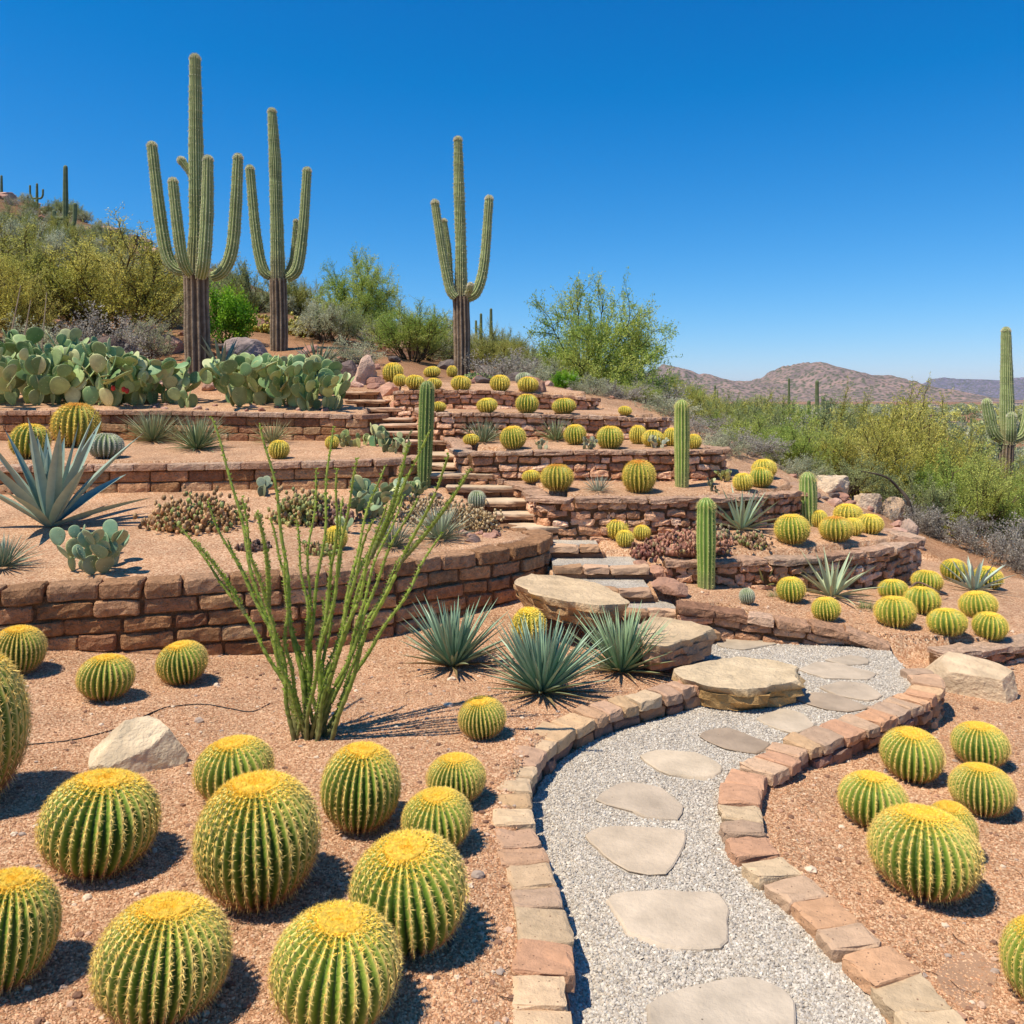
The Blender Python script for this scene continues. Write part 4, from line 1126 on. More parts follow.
BAR = [
 (100,768,882,116,LO,'H',"big round golden barrel in front of the cream boulder",FG),
 (258,770,910,125,LO,'H',"largest upright golden barrel in the middle of the left bed, dark between its ribs",FG),
 (234,735,806,79,LO,'H',"low golden barrel half hidden behind the largest upright one",FG),
 (361,741,833,83,LO,'H',"golden barrel with a brown corky base right below the ocotillo",FG),
 (456,752,806,63,LO,'H',"small bright barrel nearest the left edging's bend, behind another small one",FG),
 (437,788,853,73,LO,'H',"small golden barrel between the big tilted one and the bright one by the edging",FG),
 (409,830,960,124,LO,'H',"big golden barrel leaning left, closest to the left path edging",FG),
 (163,892,1030,136,LO,'H',"wide golden barrel with a broad yellow crown, cut by the bottom edge left of centre",FG),
 (336,903,1040,131,LO,'H',"golden barrel at the bottom edge beside the tilted one near the path",FG),
 (6,862,995,102,LO,'H',"golden barrel cut by the left edge at the bottom left corner",FG),
 (482,696,740,50,LO,'H',"lone small barrel in the ocotillo's shadow below the yuccas",FG),
 (106,653,701,55,LO,'H',"small barrel between two others along the foot of the big block wall",FG),
 (182,641,685,52,LO,'H',"small barrel nearest the ocotillo at the foot of the big block wall",FG),
 (18,625,676,53,LO,'H',"small barrel at the left edge against the big block wall",FG),
 (529,607,648,36,(5.2,6.6),'G',"shaggy yellow barrel tucked between the yuccas and the sandstone slab",FG),
 (912,727,783,63,RI,'H',"golden barrel at the left of the back pair in the right bed",RG_),
 (980,721,769,56,RI,'H',"rearmost golden barrel of the right bed",RG_),
 (982,762,818,62,RI,'H',"golden barrel just below the rearmost one in the right bed",RG_),
 (873,770,831,69,RI,'H',"golden barrel of the right bed closest to the path edging",RG_),
 (951,799,862,52,RI,'H',"yellow crowned barrel half hidden behind the largest one of the right bed",RG_),
 (924,803,904,107,RI,'H',"largest golden barrel of the right bed",RG_),
 (1046,915,1015,84,RI,'H',"golden barrel cut by the right edge of the picture",RG_),
 (791,577,602,29,T6R,'M',"small barrel between the columnar cactus and the spreading agave below the rounded wall",GR6),
 (826,597,621,28,T6R,'M',"small barrel right at the lowest rubble wall, under the spreading agave",GR6),
 (893,579,600,29,T6R,'M',"leftmost of the upper barrels below the end of the rounded wall",GR6),
 (927,570,593,30,T6R,'M',"pale yellow barrel touching the dry branch on the lowest right terrace",GR6),
 (954,559,581,26,T6R,'M',"yellow barrel behind the agave at the right of the lowest terrace",GR6),
 (988,566,589,28,T6R,'M',"yellow barrel half covered by the agave at the far right",GR6),
 (922,586,615,35,T6R,'M',"barrel in the middle of the cluster on the lowest right terrace",GR6),
 (895,596,628,40,T6R,'M',"largest barrel of the cluster on the lowest right terrace, at its left front",GR6),
 (947,608,640,38,T6R,'M',"front centre barrel of the cluster on the lowest right terrace",GR6),
 (978,591,619,36,T6R,'M',"barrel just below the agave at the right of the lowest terrace",GR6),
 (990,612,640,33,T6R,'M',"barrel at the right front of the cluster, nearest the short dark wall",GR6),
 (617,519,539,24,T5R,'G',"upper yellow ball of the trio beside the brown stonecrop",GR5),
 (625,530,547,18,T5R,'G',"lowest yellow ball of the trio beside the brown stonecrop",GR5),
 (642,525,540,17,T5R,'G',"right yellow ball of the trio beside the brown stonecrop",GR5),
 (792,514,545,35,T5R,'M',"big round barrel alone in the middle of the rounded wall's terrace",GR5),
 (836,516,542,33,T5R,'O',"orange topped barrel in the front of the cluster on the rounded wall's terrace",GR5),
 (853,518,536,20,T5R,'G',"yellow barrel squeezed in the middle of the cluster on the rounded wall's terrace",GR5),
 (848,504,523,28,(7.6,9.3),'G',"rearmost yellow barrel of the cluster on the rounded wall's terrace",GR5),
 (870,514,534,25,(7.6,9.2),'G',"rightmost barrel of the cluster, at the rounded wall's far end",GR5),
 (819,510,528,17,T5R,'G',"small ochre barrel against the short columnar cactus",GR5),
 (557,464,494,33,T4R,'O',"orange topped barrel at the left of the terrace above the long rubble wall",GR4),
 (531,473,487,18,T4R,'G',"small yellow ball beside the left orange topped barrel",GR4),
 (639,460,493,34,T4R,'O',"orange topped barrel in the middle, left of the tall pale columnar cactus",GR4),
 (743,473,491,21,T4R,'G',"small ochre barrel left of a bigger one near the terrace's right end",GR4),
 (761,467,488,24,T4R,'M',"bright barrel near the right end of the terrace above the blue agave",GR4),
 (764,459,479,25,(8.3,9.6),'G',"pale barrel behind another at the right end of the terrace above the blue agave",GR4),
 (471,436,448,16,T3R,'G',"small yellow ball at the left end of the third terrace",GR3),
 (513,426,449,27,T3R,'M',"first large barrel from the stair on the third terrace",GR3),
 (575,424,445,23,T3R,'M',"barrel behind the silvery shrub in the third terrace's row",GR3),
 (610,426,449,28,T3R,'M',"broad barrel in the middle of the third terrace's row",GR3),
 (638,425,444,18,T3R,'G',"narrow barrel between the broad one and the ochre one in the third terrace's row",GR3),
 (653,430,447,22,T3R,'G',"ochre barrel with a grey tuft before it in the third terrace's row",GR3),
 (672,428,446,18,T3R,'G',"yellow barrel directly left of the tall pale columnar cactus",GR3),
 (694,434,449,15,(8.85,10.1),'G',"yellow barrel directly right of the tall pale columnar cactus",GR3),
 (487,398,414,21,T2R,'G',"left barrel on the second terrace",GR2),
 (527,394,414,24,T2R,'M',"tallest barrel on the second terrace, below a tan rock",GR2),
 (564,399,414,24,T2R,'M',"greyish green barrel at the right of the second terrace",GR2),
 (439,405,414,15,T2R,'G',"flat yellow barrel at the left end of the second terrace",GR2),
 (625,411,418,14,(9.9,11),'G',"low yellow barrel at the far right tip of the second terrace",GR2),
 (393,363,381,21,(11.35,14.5),'G',"large yellow ball right above the wedge rock at the stair head",GR1),
 (400,374,386,14,(11.35,13.5),'G',"small yellow ball in front of the large one at the stair head",GR1),
 (415,375,392,20,(11.3,12.6),'G',"tilted yellow barrel at the left end of the topmost wall",GR1),
 (434,378,391,16,(11.3,12.6),'G',"yellow ball partly behind the dark ribbed column's top",GR1),
 (461,376,391,20,(11.3,12.8),'G',"mottled barrel at the foot of the lone saguaro",GR1),
 (500,375,391,20,(11.3,12.8),'G',"yellow barrel right of the lone saguaro",GR1),
 (528,377,392,21,(11.3,12.8),'G',"yellow barrel in front of the dark barrel on the topmost terrace",GR1),
 (452,362,376,11,(12,15),'G',"slim yellow barrel touching the lone saguaro's trunk",GR1),
 (432,368,377,17,(12,15),'G',"hazy pale barrel uphill left of the lone saguaro",GR1),
 (76,403,447,45,(8.7,10.3),'O',"large golden barrel with a rusty crown behind the big blue agave",GL),
 (30,423,459,38,(8.7,10.3),'M',"golden barrel hidden behind the leaves of the big blue agave",GL),
 (279,440,459,21,(8.7,10.3),'G',"bright yellow ball on the middle left terrace",GL),
 (332,436,449,14,(8.8,10.4),'G',"small ochre ball near the edge of the upper left wall",GL),
 (336,526,550,23,(6.1,8.4),'G',"vivid yellow ball on the big wall's bed, seen between ocotillo stems",GL),
 (477,489,509,19,(7,8.7),'Y',"grey green ball cactus on the bank beside the stair",GL),
 (106,433,459,35,(8.7,10.3),'Y',"grey mounded cactus covered in white spines behind the blue agave",GL),
 (747,586,605,16,T6R,'Y',"small dark green ball cactus right of the front columnar cactus",GR6),
 (524,372,385,18,(11.8,14),'Y',"dark round barrel in shade behind the topmost terrace's barrels",GR1),
]
rb = random.Random(77)
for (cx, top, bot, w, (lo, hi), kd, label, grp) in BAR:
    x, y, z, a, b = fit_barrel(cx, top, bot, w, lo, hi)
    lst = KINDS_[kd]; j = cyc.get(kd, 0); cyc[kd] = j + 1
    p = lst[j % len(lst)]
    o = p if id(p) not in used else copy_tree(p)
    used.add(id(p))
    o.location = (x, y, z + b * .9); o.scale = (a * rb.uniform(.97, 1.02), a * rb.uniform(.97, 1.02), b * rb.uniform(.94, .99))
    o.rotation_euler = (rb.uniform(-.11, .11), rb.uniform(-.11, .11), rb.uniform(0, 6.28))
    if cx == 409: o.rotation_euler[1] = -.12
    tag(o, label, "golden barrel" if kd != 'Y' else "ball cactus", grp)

# ------------------------------------------------------------------ columnar cacti
def column(px, top, base, w, lo, hi, label, ribs=13, cv='4c6a2a', cc='a3ad5c', seed=1, lean=0, low='8d8a60', belly=1.0):
    x, y, z = at(px, base, lo, hi)
    g = F / y; h = (base - top) / g
    root = empty("columnar_cactus", (x, y + w / 2 / g, z)); tag(root, label, "columnar cactus", "columnar cacti on the terraces")
    s, sp = MB(), MB(); r = w / 2 / g
    k = np.linspace(0, 1, 9); pts = np.c_[lean * k * h, 0 * k, -.05 + (h - r * 1.15 + .05) * k]
    rad = r * (.80 + .2 * np.sin(np.clip(k * 1.4 + .15, 0, 1.45))) * np.where(k > .8, 1 - (k - .8) * .35, 1)
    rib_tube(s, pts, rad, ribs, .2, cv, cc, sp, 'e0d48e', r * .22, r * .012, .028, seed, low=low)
    s.obj("stem", SKIN, root, True)
    tip = unit(np.random.default_rng(seed).normal(size=(300, 3))); tip[:, 2] = abs(tip[:, 2])
    add_spines(sp, pts[-1] + tip * rad[-1] * .95, tip, r * .28, r * .014, S('d6c684'))
    sp.obj("spines", SPINE, root)
    return root
column(423, 380, 489, 16, 7.2, 8.9, "dark green ribbed column beside the middle of the stair", 12, '4a6428', '98a85c', 3, .03, '5c6240')
column(683.5, 399, 488, 16, 7.9, 9.0, "tallest pale column, yellow green, on the terrace above the blue agave", 13, '6e8a36', 'ccca7c', 5)
column(708.5, 498, 590, 20, 6.2, 8, "lit green column on the lowest right terrace in front of the rounded wall", 12, '5e8030', 'c0c870', 7)
column(812, 472, 527, 18, 7.2, 9, "short stout column beside the cluster of five barrels", 13, '6c8a3e', 'c8c880', 9, -.02)

# ------------------------------------------------------------------ saguaros near
saguaro("tallest saguaro, left, with five arms and a small bud", 198, 372, 15,
  ([(198,372),(197,330),(196,276)], [25,25,24]), ([(196,280),(197,230),(196,150),(195,60)], [22,15,14.5,11]),
  [([(185,272,0),(176,270,0),(167,256,0),(160,215,0),(152,147,0)], [9,11,12.5,12,10]), ([(190,274,-.3),(183,262,-.45),(178,230,-.5),(173,183,-.5)], [8,10.5,11,9.5]),
   ([(201,276,-.4),(204,262,-.55),(207,215,-.55),(208,161,-.55)], [11,12.5,12.5,10]), ([(212,277,0),(223,272,0),(232,250,0),(236,205,0),(238,159,0)], [10,12,12.5,12,10]),
   ([(192,178,0),(187,168,0),(181.5,161,0)], [5,7,8])], 3)
saguaro("second saguaro from the left, three arms, right of the tallest one", 279, 350, 17,
  ([(279,350),(279,315),(278,279)], [18,18,17]), ([(278,282),(277,230),(275,160),(272,113)], [15,13,12,9]),
  [([(271,277,0),(263,270,0),(256,235,0),(250,170,0)], [8,11,10.5,9]), ([(287,278,0),(297,270,0),(303,230,0),(307,172,0)], [9,12,10.5,9]), ([(284,276,.4),(292,262,.4),(296,222,.4)], [5,6,5])], 4)
saguaro("lone saguaro in the middle with two tall arms, above the terraced walls", 462, 377, 15.5,
  ([(462,377),(462,340),(461,297)], [16,17,17]), ([(461,300),(461,250),(459,190),(458,141)], [14,11,11,8.5]),
  [([(456,298,-.1),(450,290,-.1),(443,256,-.1),(435,204,-.1)], [8,9.5,9,8]), ([(454,298,.4),(450,285,.4),(448,250,.4),(444,222,.4)], [7,8,7,6]),
   ([(467,298,0),(476,293,0),(484,265,0),(489,200,0)], [9,11,10,8.5]), ([(467,294,-.1),(470,290,-.25),(470.5,286,-.3)], [5,6,6])], 5)
saguaro("thick saguaro at the right edge rising from the green brush", 1004, 520, 22,
  ([(1004,520),(1005,480),(1007,440)], [14,15,13]), ([(1007,445),(1007,400),(1006,332)], [14,13,9]),
  [([(1002,440,0),(994,434,0),(989,415,0),(987,404,0)], [8,11,11,10]), ([(1011,440,-.4),(1011.5,430,-.5),(1011.5,417,-.5)], [9,10,9]), ([(1012,440,0),(1021,436,0),(1027,420,0),(1030,400,0)], [8,11,11,10])], 6)
# ------------------------------------------------------------------ ocotillo
ox, oy, oz = at(312, 738, 3, 4.8)
oc = empty("ocotillo", (ox, oy, oz)); tag(oc, "tall green ocotillo fanning out of one base in front of the big block wall", "ocotillo")
tips = [(210,418),(263,425),(334,428),(360,460),(383,467),(315,470),(426,432),(451,455),(443,534),(183,528),(207,500),(402,496),(281,566),(330,551),(345,498),(298,520),(374,520),(240,498),(398,558),(250,560),(340,470),(388,505),(230,540),(415,500),(322,600),(268,520)]
ro = np.random.default_rng(31)
canes = []
for i, (tx, ty) in enumerate(tips):
    dy = ro.uniform(-.32, .38); D = oy + dy
    tip = np.array([wx(tx, D) - ox, dy, CZ + (HY - ty) / F * D - oz])
    b = np.array([ro.uniform(-.06, .06) + tip[0] * .06, dy * .12, -.02])
    mid = b * .55 + tip * .45; mid[0] = b[0] + (tip[0] - b[0]) * .36; mid[1] = b[1] + (tip[1] - b[1]) * .36
    t = np.linspace(0, 1, 22)[:, None]
    P = b * (1 - t) ** 2 + 2 * mid * t * (1 - t) + tip * t * t
    P[:, :2] += np.c_[np.sin(t[:, 0] * 9 + i) + .6 * np.sin(t[:, 0] * 21 + i * 3), np.cos(t[:, 0] * 8 + i * 2)] * .012
    canes.append(P)
    if i in (6, 7, 4, 17, 9):     # side branches
        k = int(ro.integers(11, 15)); q = P[k]; e = P[-1] + np.array([ro.choice([-1, 1]) * .1, ro.uniform(-.1, .1), -.06])
        t2 = np.linspace(0, 1, 22)[:, None]; canes.append(q * (1 - t2) + e * t2 + np.array([0.02, 0, 0]) * np.sin(t2 * 3.1))
for P in canes:
    n = len(P); t = np.linspace(0, 1, n)
    fine = np.c_[[np.interp(np.linspace(0, 1, 70), t, P[:, k]) for k in range(3)]].T
    R = np.interp(np.linspace(0, 1, 70), [0, .5, 1], [.0112, .0085, .0048]) * ro.uniform(.85, 1.15) * (1 + .13 * np.sin(np.arange(70) * 2.1))
    mb = MB()
    u = np.linspace(0, 1, 70)[:, None]
    c = S('85805a') * (1 - np.clip(u * 4, 0, 1)) + S('96a84a') * np.clip(u * 4, 0, 1)
    c = c * (1 - u * .35) + S('c0c468') * u * .35
    c = c * (1 + .25 * np.sin(np.arange(70) * 2.1))[:, None]
    add_tubes(mb, fine[None], R[None], c[None], 7)
    m = 330; k = ro.integers(4, 69, m); th = ro.uniform(0, 2 * pi, m)
    dr = np.c_[np.cos(th), np.sin(th), ro.uniform(.1, .9, m)]
    add_spines(mb, fine[k], dr, .020 + R[k] * .6, .0009, S('cdbf8a'))
    m = 260; k = ro.integers(8, 70, m); th = ro.uniform(0, 2 * pi, m); dr = np.c_[np.cos(th), np.sin(th), ro.uniform(.3, 1.4, m)]
    add_leaves(mb, fine[k] + unit(dr) * R[k][:, None] * .8, dr, .013, .008, (S('8ca63a') * ro.uniform(.7, 1.3, (m, 1))), ro)
    mb.obj("cane", LEAF, oc, True)

# ------------------------------------------------------------------ yuccas and agaves
def ros(name, px, py, lo, hi, hpx, label, cat, group, sd_, n, wid, col, tip, **kw):
    x, y, z = at(px, py, lo, hi); L = hpx / F * y
    mb = rosette(name, sd_, n, L, wid * L, col, tip, **kw)
    o = mb.obj(name, BLADE); o.location = (x, y, z + .01)
    return tag(o, label, cat, group)
Y = "three blue green yuccas by the sandstone slabs"
ros("yucca", 453, 667, 4.6, 6.6, 66, "left of the three spiky yuccas, against the shaded block wall", "yucca", Y, 1, 110, .062, '7a987c', 'a8bc98', droop=.12, elev=(.05, 1.5), dead=.07, epow=.62)
ros("yucca", 542, 693, 4.2, 6.2, 74, "middle yucca of three, the largest, casting spiky shadows", "yucca", Y, 2, 150, .055, '74967a', 'aec2a0', droop=.1, elev=(.02, 1.5), dead=.07, epow=.62)
ros("yucca", 621, 672, 4.6, 6.4, 62, "right of the three spiky yuccas, between two sandstone slabs", "yucca", Y, 3, 135, .052, '789670', 'b2c294', droop=.1, elev=(.02, 1.5), dead=.07, epow=.62)
ros("agave", 50, 527, 5.7, 7.6, 108, "big blue grey agave with broad sword leaves on the left bed", "agave", None, 4, 26, .135, '6e8e88', '88a298', droop=.28, elev=(.22, 1.52), fold=.22, segs=10, edge='a8b49a', epow=.6, base_r=.03, wave=1)
A = "pale agaves on the right terraces"
ros("agave", 741, 530, 7.3, 8.3, 46, "blue green agave standing against the upper rubble wall", "agave", A, 5, 34, .085, '8fab98', 'b4c6b0', droop=.25, elev=(.15, 1.45), edge='b8c090')
ros("agave", 832, 597, 6.3, 7.5, 50, "pale agave with long splayed leaves between two small barrels", "agave", A, 6, 26, .085, '9cb094', 'c0caa8', droop=.3, elev=(.1, 1.4), edge='bfc294')
ros("agave", 974, 591, 6.6, 8.3, 36, "grey blue agave among the barrels at the far right", "agave", A, 7, 24, .11, '98aea6', 'b8c8ba', droop=.2, elev=(.2, 1.4), edge='b4c0a0')
ros("agave", 764, 587, 6.5, 7.4, 26, "small yellowish agave at the foot of the rounded wall", "agave", A, 8, 14, .1, '8d9a5c', 'b0b070', droop=.3, elev=(.2, 1.3))
ros("agave", 222, 372, 11.5, 15, 36, "grey agave growing behind the base of the tallest saguaro", "agave", None, 9, 20, .13, '7d8e74', '9aa88a', droop=.2, elev=(.3, 1.45), fold=.25)
ros("agave", 318, 370, 12, 16, 34, "upright spiky agave left of the stair head", "agave", None, 10, 26, .07, '6d7c5c', '96a07c', droop=.15, elev=(.3, 1.45))
GC = "grassy rosettes on the middle left terrace"
ros("grass_yucca", 153, 442, 8.8, 10.3, 36, "left grassy rosette in front of the upper left wall", "beaked yucca", GC, 11, 170, .03, '8c9668', 'bcbc92', droop=.35, elev=(.1, 1.5), segs=5)
ros("grass_yucca", 197, 450, 8.8, 10.3, 38, "right grassy rosette in front of the upper left wall, greener", "beaked yucca", GC, 12, 190, .03, '7c8e60', 'b2b88a', droop=.35, elev=(.1, 1.5), segs=5)
GD = "fine leaved rosettes behind the big block wall"
ros("grass_yucca", 440, 540, 6.6, 8.4, 38, "silvery fine leaved rosette near the rim of the big block wall", "yucca", GD, 13, 170, .028, '929e7c', 'c4c8ae', droop=.3, elev=(.05, 1.5), segs=5)
ros("grass_yucca", 393, 548, 6.2, 8.0, 30, "dark fine leaved rosette seen through the ocotillo's right canes", "yucca", GD, 14, 150, .032, '7a866a', 'a8b09a', droop=.25, elev=(.1, 1.5), segs=5)
ros("grass_yucca", 2, 568, 5.6, 7.5, 36, "grey green spiky rosette cut by the left edge above the big wall", "yucca", GD, 15, 110, .045, '86967a', 'b0b89c', droop=.3, elev=(.1, 1.4), segs=5)
GT_ = "small tufts between the barrels"
for i, (px, py, lo, hi, hp, c, t, lb) in enumerate([
 (556,441,8.9,10.2,24,'7c8a5a','a8ac80',"feathery green tuft before the wall on the third terrace"),
 (483,443,8.9,10.2,26,'7a8660','a4a884',"grey green tuft right of the stair on the third terrace"),
 (598,492,7.9,8.9,18,'9aa088','c0c0aa',"silvery tuft between the two orange topped barrels"),
 (655,572,7,8,1,'000000','000000',None),
 (272,444,8.9,10.3,26,'9a9868','c0b884',"dry yellow tuft behind the bright yellow ball"),
 (815,640,6,7,1,'000000','000000',None),
 (640,452,8.9,9.6,1,'000000','000000',None),
 (776,598,6.3,7,8,'8a9a60','b0b080',"tiny green sprout near the spreading agave"),
 (866,610,6.3,7,10,'6f8a4c','9aa868',"tiny dark sprout left of the barrel cluster"),
 (490,440,9,10.2,14,'7c8a60','a4a880',"low grey tuft beside the stair's middle")]):
    if lb: ros("tuft_plant", px, py, lo, hi, hp, lb, "tuft", GT_, 30 + i, 90, .035, c, t, droop=.3, elev=(.1, 1.5), segs=4)
bx_, by_, bz_ = at(757, 500, 7.9, 8.8)

# ------------------------------------------------------------------ prickly pears and other pads
def pear(px, py, lo, hi, wpx, hpx, padpx, n0, seed, label, group=None, col='98aa7c', cold='708a66', levels=3, maxp=80, fruit=0, D=None):
    x, y, z = at(px, py, lo, hi) if D is None else (wx(px, D), D, H1(wx(px, D), D))
    g = F / y
    root = empty("prickly_pear", (x, y, z)); tag(root, label, "prickly pear", group)
    mb, sp, fr = pad_plant(seed, n0, wpx / 2 / g, (hpx - padpx * .9) / g, padpx / g, col, cold, levels=levels, maxpads=maxp)
    mb.obj("pads", PAD, root, True); sp.obj("spines", SPINE, root)
    if fruit:
        V, Fc = ICO[2]; rg = random.Random(seed)
        f = sorted(fr, key=lambda p: p[1])[:18]; c = f[7]
        for k in range(fruit):
            fm = MB(); s = .028
            fm.add(V * [s, s, s * 1.3] , Fc, S('c43a30') * rg.uniform(.8, 1.2))
            o = fm.obj("fruit", SKIN, root, True); o.location = (c[0] + rg.uniform(-.12, .12), -wpx / 2 / g * .75, c[2] * .6 + rg.uniform(-.04, .04))
    return root
PG = "prickly pear thicket above the upper left wall"
for i, (px, py, w, h, p, n0, D, lb, fr, mp) in enumerate([
 (20,412,80,62,26,9,11.2,"prickly pear at the left edge of the thicket",0,75),
 (78,408,85,72,27,10,11.3,"tallest prickly pear of the thicket, with two red fruits",3,90),
 (122,404,60,56,24,7,11.25,"prickly pear in the middle of the left thicket, right of the one with red fruits",0,60),
 (165,400,60,50,23,7,11.5,"prickly pear just left of the tallest saguaro's foot",0,60),
 (192,400,24,24,20,2,11.0,"small prickly pear in front of the tallest saguaro's foot",0,6),
 (245,400,70,54,25,8,11.4,"large prickly pear just right of the tallest saguaro",0,75),
 (290,404,60,56,23,8,11.2,"prickly pear in the middle of the right thicket below the second saguaro",0,80),
 (322,408,50,42,20,6,11.0,"pale lit prickly pear at the right end, next to the stair",0,50),
 (50,395,90,76,26,7,12.1,"dark prickly pear at the back of the left thicket",0,70),
 (270,385,80,50,24,6,12.2,"dark prickly pear at the back of the right thicket",0,50)]):
    pear(px, py, 0, 0, w, h, p * .8, int(n0 * 1.5), 300 + i, lb, PG, maxp=int(mp * 1.7), levels=4, fruit=fr, D=D, col='a4b676', cold='71905c')
pear(105, 566, 5.5, 7.0, 84, 52, 21, 9, 320, "compact blue green prickly pear below the big blue agave", None, '9ab08a', '7a9878', 2, 48)
PB = "small pads and chollas behind the big block wall"
pear(372, 514, 6.8, 8.6, 56, 42, 17, 6, 321, "dark prickly pear behind the ocotillo canes, in front of the middle wall", PB, '8aa07c', '6a8462', 3, 40)
pear(262, 497, 6.8, 8.6, 16, 20, 12, 3, 322, "little grey prickly pear alone near the middle wall", PB, '8f9c80', '74866c', 1, 8)
pear(344, 535, 6.2, 8.4, 16, 20, 12, 2, 323, "tiny green pad plant beside the vivid yellow ball", PB, '8a9c74', '708a64', 1, 5)
pear(375, 447, 9, 10.4, 20, 26, 15, 3, 324, "upright green pad plant at the end of the middle left terrace", PB, '74905e', '56744c', 1, 8)
pear(358, 446, 9, 10.4, 44, 16, 9, 10, 325, "low yellow green mound of pads at the end of the middle left terrace", PB, '9aa060', '7c8a50', 1, 36)
pear(396, 452, 8.8, 10.4, 34, 24, 9, 9, 326, "speckled pad shrub left of the dark ribbed column", PB, '9ca878', '6f8258', 2, 46)
pear(405, 500, 7.3, 8.6, 30, 40, 9, 8, 327, "thin jointed cactus in front of the dark ribbed column", PB, '8c9c6a', '66804c', 4, 60)
pear(658, 430 + 20, 8.9, 9.5, 16, 16, 6, 4, 328, "grey tuft of tiny pads in front of the ochre barrel", PB, 'b0ae98', '8a8c78', 2, 26)
pear(584, 450, 8.8, 9.8, 20, 14, 6, 5, 329, "silvery mound of tiny pads before the third terrace's row", PB, 'b4b49e', '8c9078', 2, 34)
pear(540, 450, 8.8, 9.8, 14, 12, 5, 4, 330, "small speckled mound between tuft and barrels on the third terrace", PB, 'a8a888', '8c9070', 2, 24)
pear(714, 492, 7.9, 8.9, 12, 20, 6, 3, 331, "dark little pad cactus right of the tall pale column", PB, '5c5c3c', '4a4a34', 2, 14)
pear(726, 480, 8.2, 9.2, 20, 12, 6, 6, 332, "yellow green mound of pads near the terrace's right end", PB, 'a8a860', '8c9454', 2, 30)

def cholla(px, py, lo, hi, wpx, hpx, label, group, cols, seed, n=60, seg=6):
    hpx *= 1.45; n = int(n * 2.0)
    """stonecrop-like mound of stubby upright joints"""
    x, y, z = at(px, py, lo, hi); g = F / y; rg = np.random.default_rng(seed)
    mb = MB(); cs = [S(c) for c in cols]
    V, Fc = ICO[1]
    for k in range(n):
        a = rg.uniform(0, 2 * pi); r = math.sqrt(rg.uniform(0, 1)); R = wpx / 2 / g
        hh = hpx / g * (1 - .45 * r * r) * rg.uniform(.5, 1)
        p = np.array([cos(a) * r * R * .8, sin(a) * r * R * .6, -.01]); d = unit(np.array([cos(a) * r * .7, sin(a) * r * .7, 1.0]) + rg.normal(size=3) * .25)
        m = max(2, int(hh / (seg / g * .8)))
        for j in range(m):
            s = seg / g * rg.uniform(.7, 1.1) * .5
            q = p + d * s * 1.5 * j
            c = cs[rg.integers(len(cs))] * rg.uniform(.75, 1.2)
            mb.add(q + V * [s * .62, s * .62, s] + rg.normal(size=V.shape) * s * .12, Fc, c)
            d = unit(d + rg.normal(size=3) * .35)
    Vb, Fb = ICO[2]; mb.add(Vb * [wpx / 2 / g * .8, wpx / 2 / g * .6, hpx / g * .24] * (1 + .12 * snoise(Vb, 5, seed % 9)[:, None]), Fb, cs[0] * .5)
    o = mb.obj("cholla", PAD, None, True); o.location = (x, y, z)
    return tag(o, label, "cholla", group)
CG = "brownish jointed cacti"
cholla(197, 527, 6.3, 8, 82, 44, "wide orange brown jointed cactus mound left of the ocotillo canes", CG, ('a07c50', 'b4845a', '86904e', 'c09468', '94744c', 'c8a070'), 401, 110)
cholla(300, 520, 6.5, 8.3, 52, 40, "green brown jointed cactus mound behind the ocotillo", CG, ('949252', 'ac8a5c', '80884e', 'a89e60', '92704e'), 402, 80)
cholla(330, 522, 6.5, 8.3, 44, 30, "purplish brown low mound right beside the green brown one", CG, ('7a5a4c', '8a6858', '6a5048'), 403, 50)
cholla(253, 549, 6.2, 7.6, 40, 14, "dark dried low mound between the ocotillo canes", CG, ('5c4438', '6e5040', '4a3a32'), 404, 50, 5)
cholla(318, 553, 6.2, 7.4, 34, 18, "small yellow green clump left of the vivid yellow ball", CG, ('9a9a58', 'a8845c', '808c4c'), 405, 50, 5)
cholla(690, 548, 7.2, 8.2, 92, 26, "wide reddish brown stonecrop mound against the long rubble wall", CG, ('a4705a', 'b48066', 'c09070', '94805a', '865e4c'), 406, 150, 5)
cholla(650, 553, 7.1, 7.8, 40, 18, "dark red stonecrop clump below the trio of yellow balls", CG, ('7c4c40', '93604c', '8a6a50'), 407, 70, 5)
cholla(752, 545, 7.3, 7.9, 24, 18, "pinkish clump just right of the blue green agave", CG, ('a07c5c', '8c8c50', 'b08a68'), 408, 50, 4)
cholla(723, 540, 7.4, 8.2, 20, 16, "beige clump just left of the blue green agave's foot", CG, ('a89478', '8c9060', '9a8468'), 409, 36, 4)
cholla(470, 528, 7, 8.4, 46, 34, "straw coloured dry bush on the bank beside the silvery rosette", CG, ('b09468', 'a08458', 'c0a67c'), 410, 110, 4)
cholla(425, 520, 7, 8.4, 50, 30, "pale dry bush behind the silvery rosette", CG, ('b89c74', 'a48a64', 'c4ac88'), 411, 110, 4)
cholla(262, 330, 15, 20, 34, 18, "yellow flowering cholla mound left of the second saguaro's trunk", "yellow flowering chollas", ('b0a040', 'c0ac48', '8c8838'), 413, 120, 4)
cholla(303, 332, 15, 20, 32, 20, "yellow flowering cholla mound right of the second saguaro's trunk", "yellow flowering chollas", ('a89c40', 'b8a848', '8c8a3c'), 414, 120, 4)
cholla(478, 374, 12, 15, 34, 10, "low green cushion right of the lone saguaro", CG, ('6a8040', '7c8c48'), 415, 60, 4)

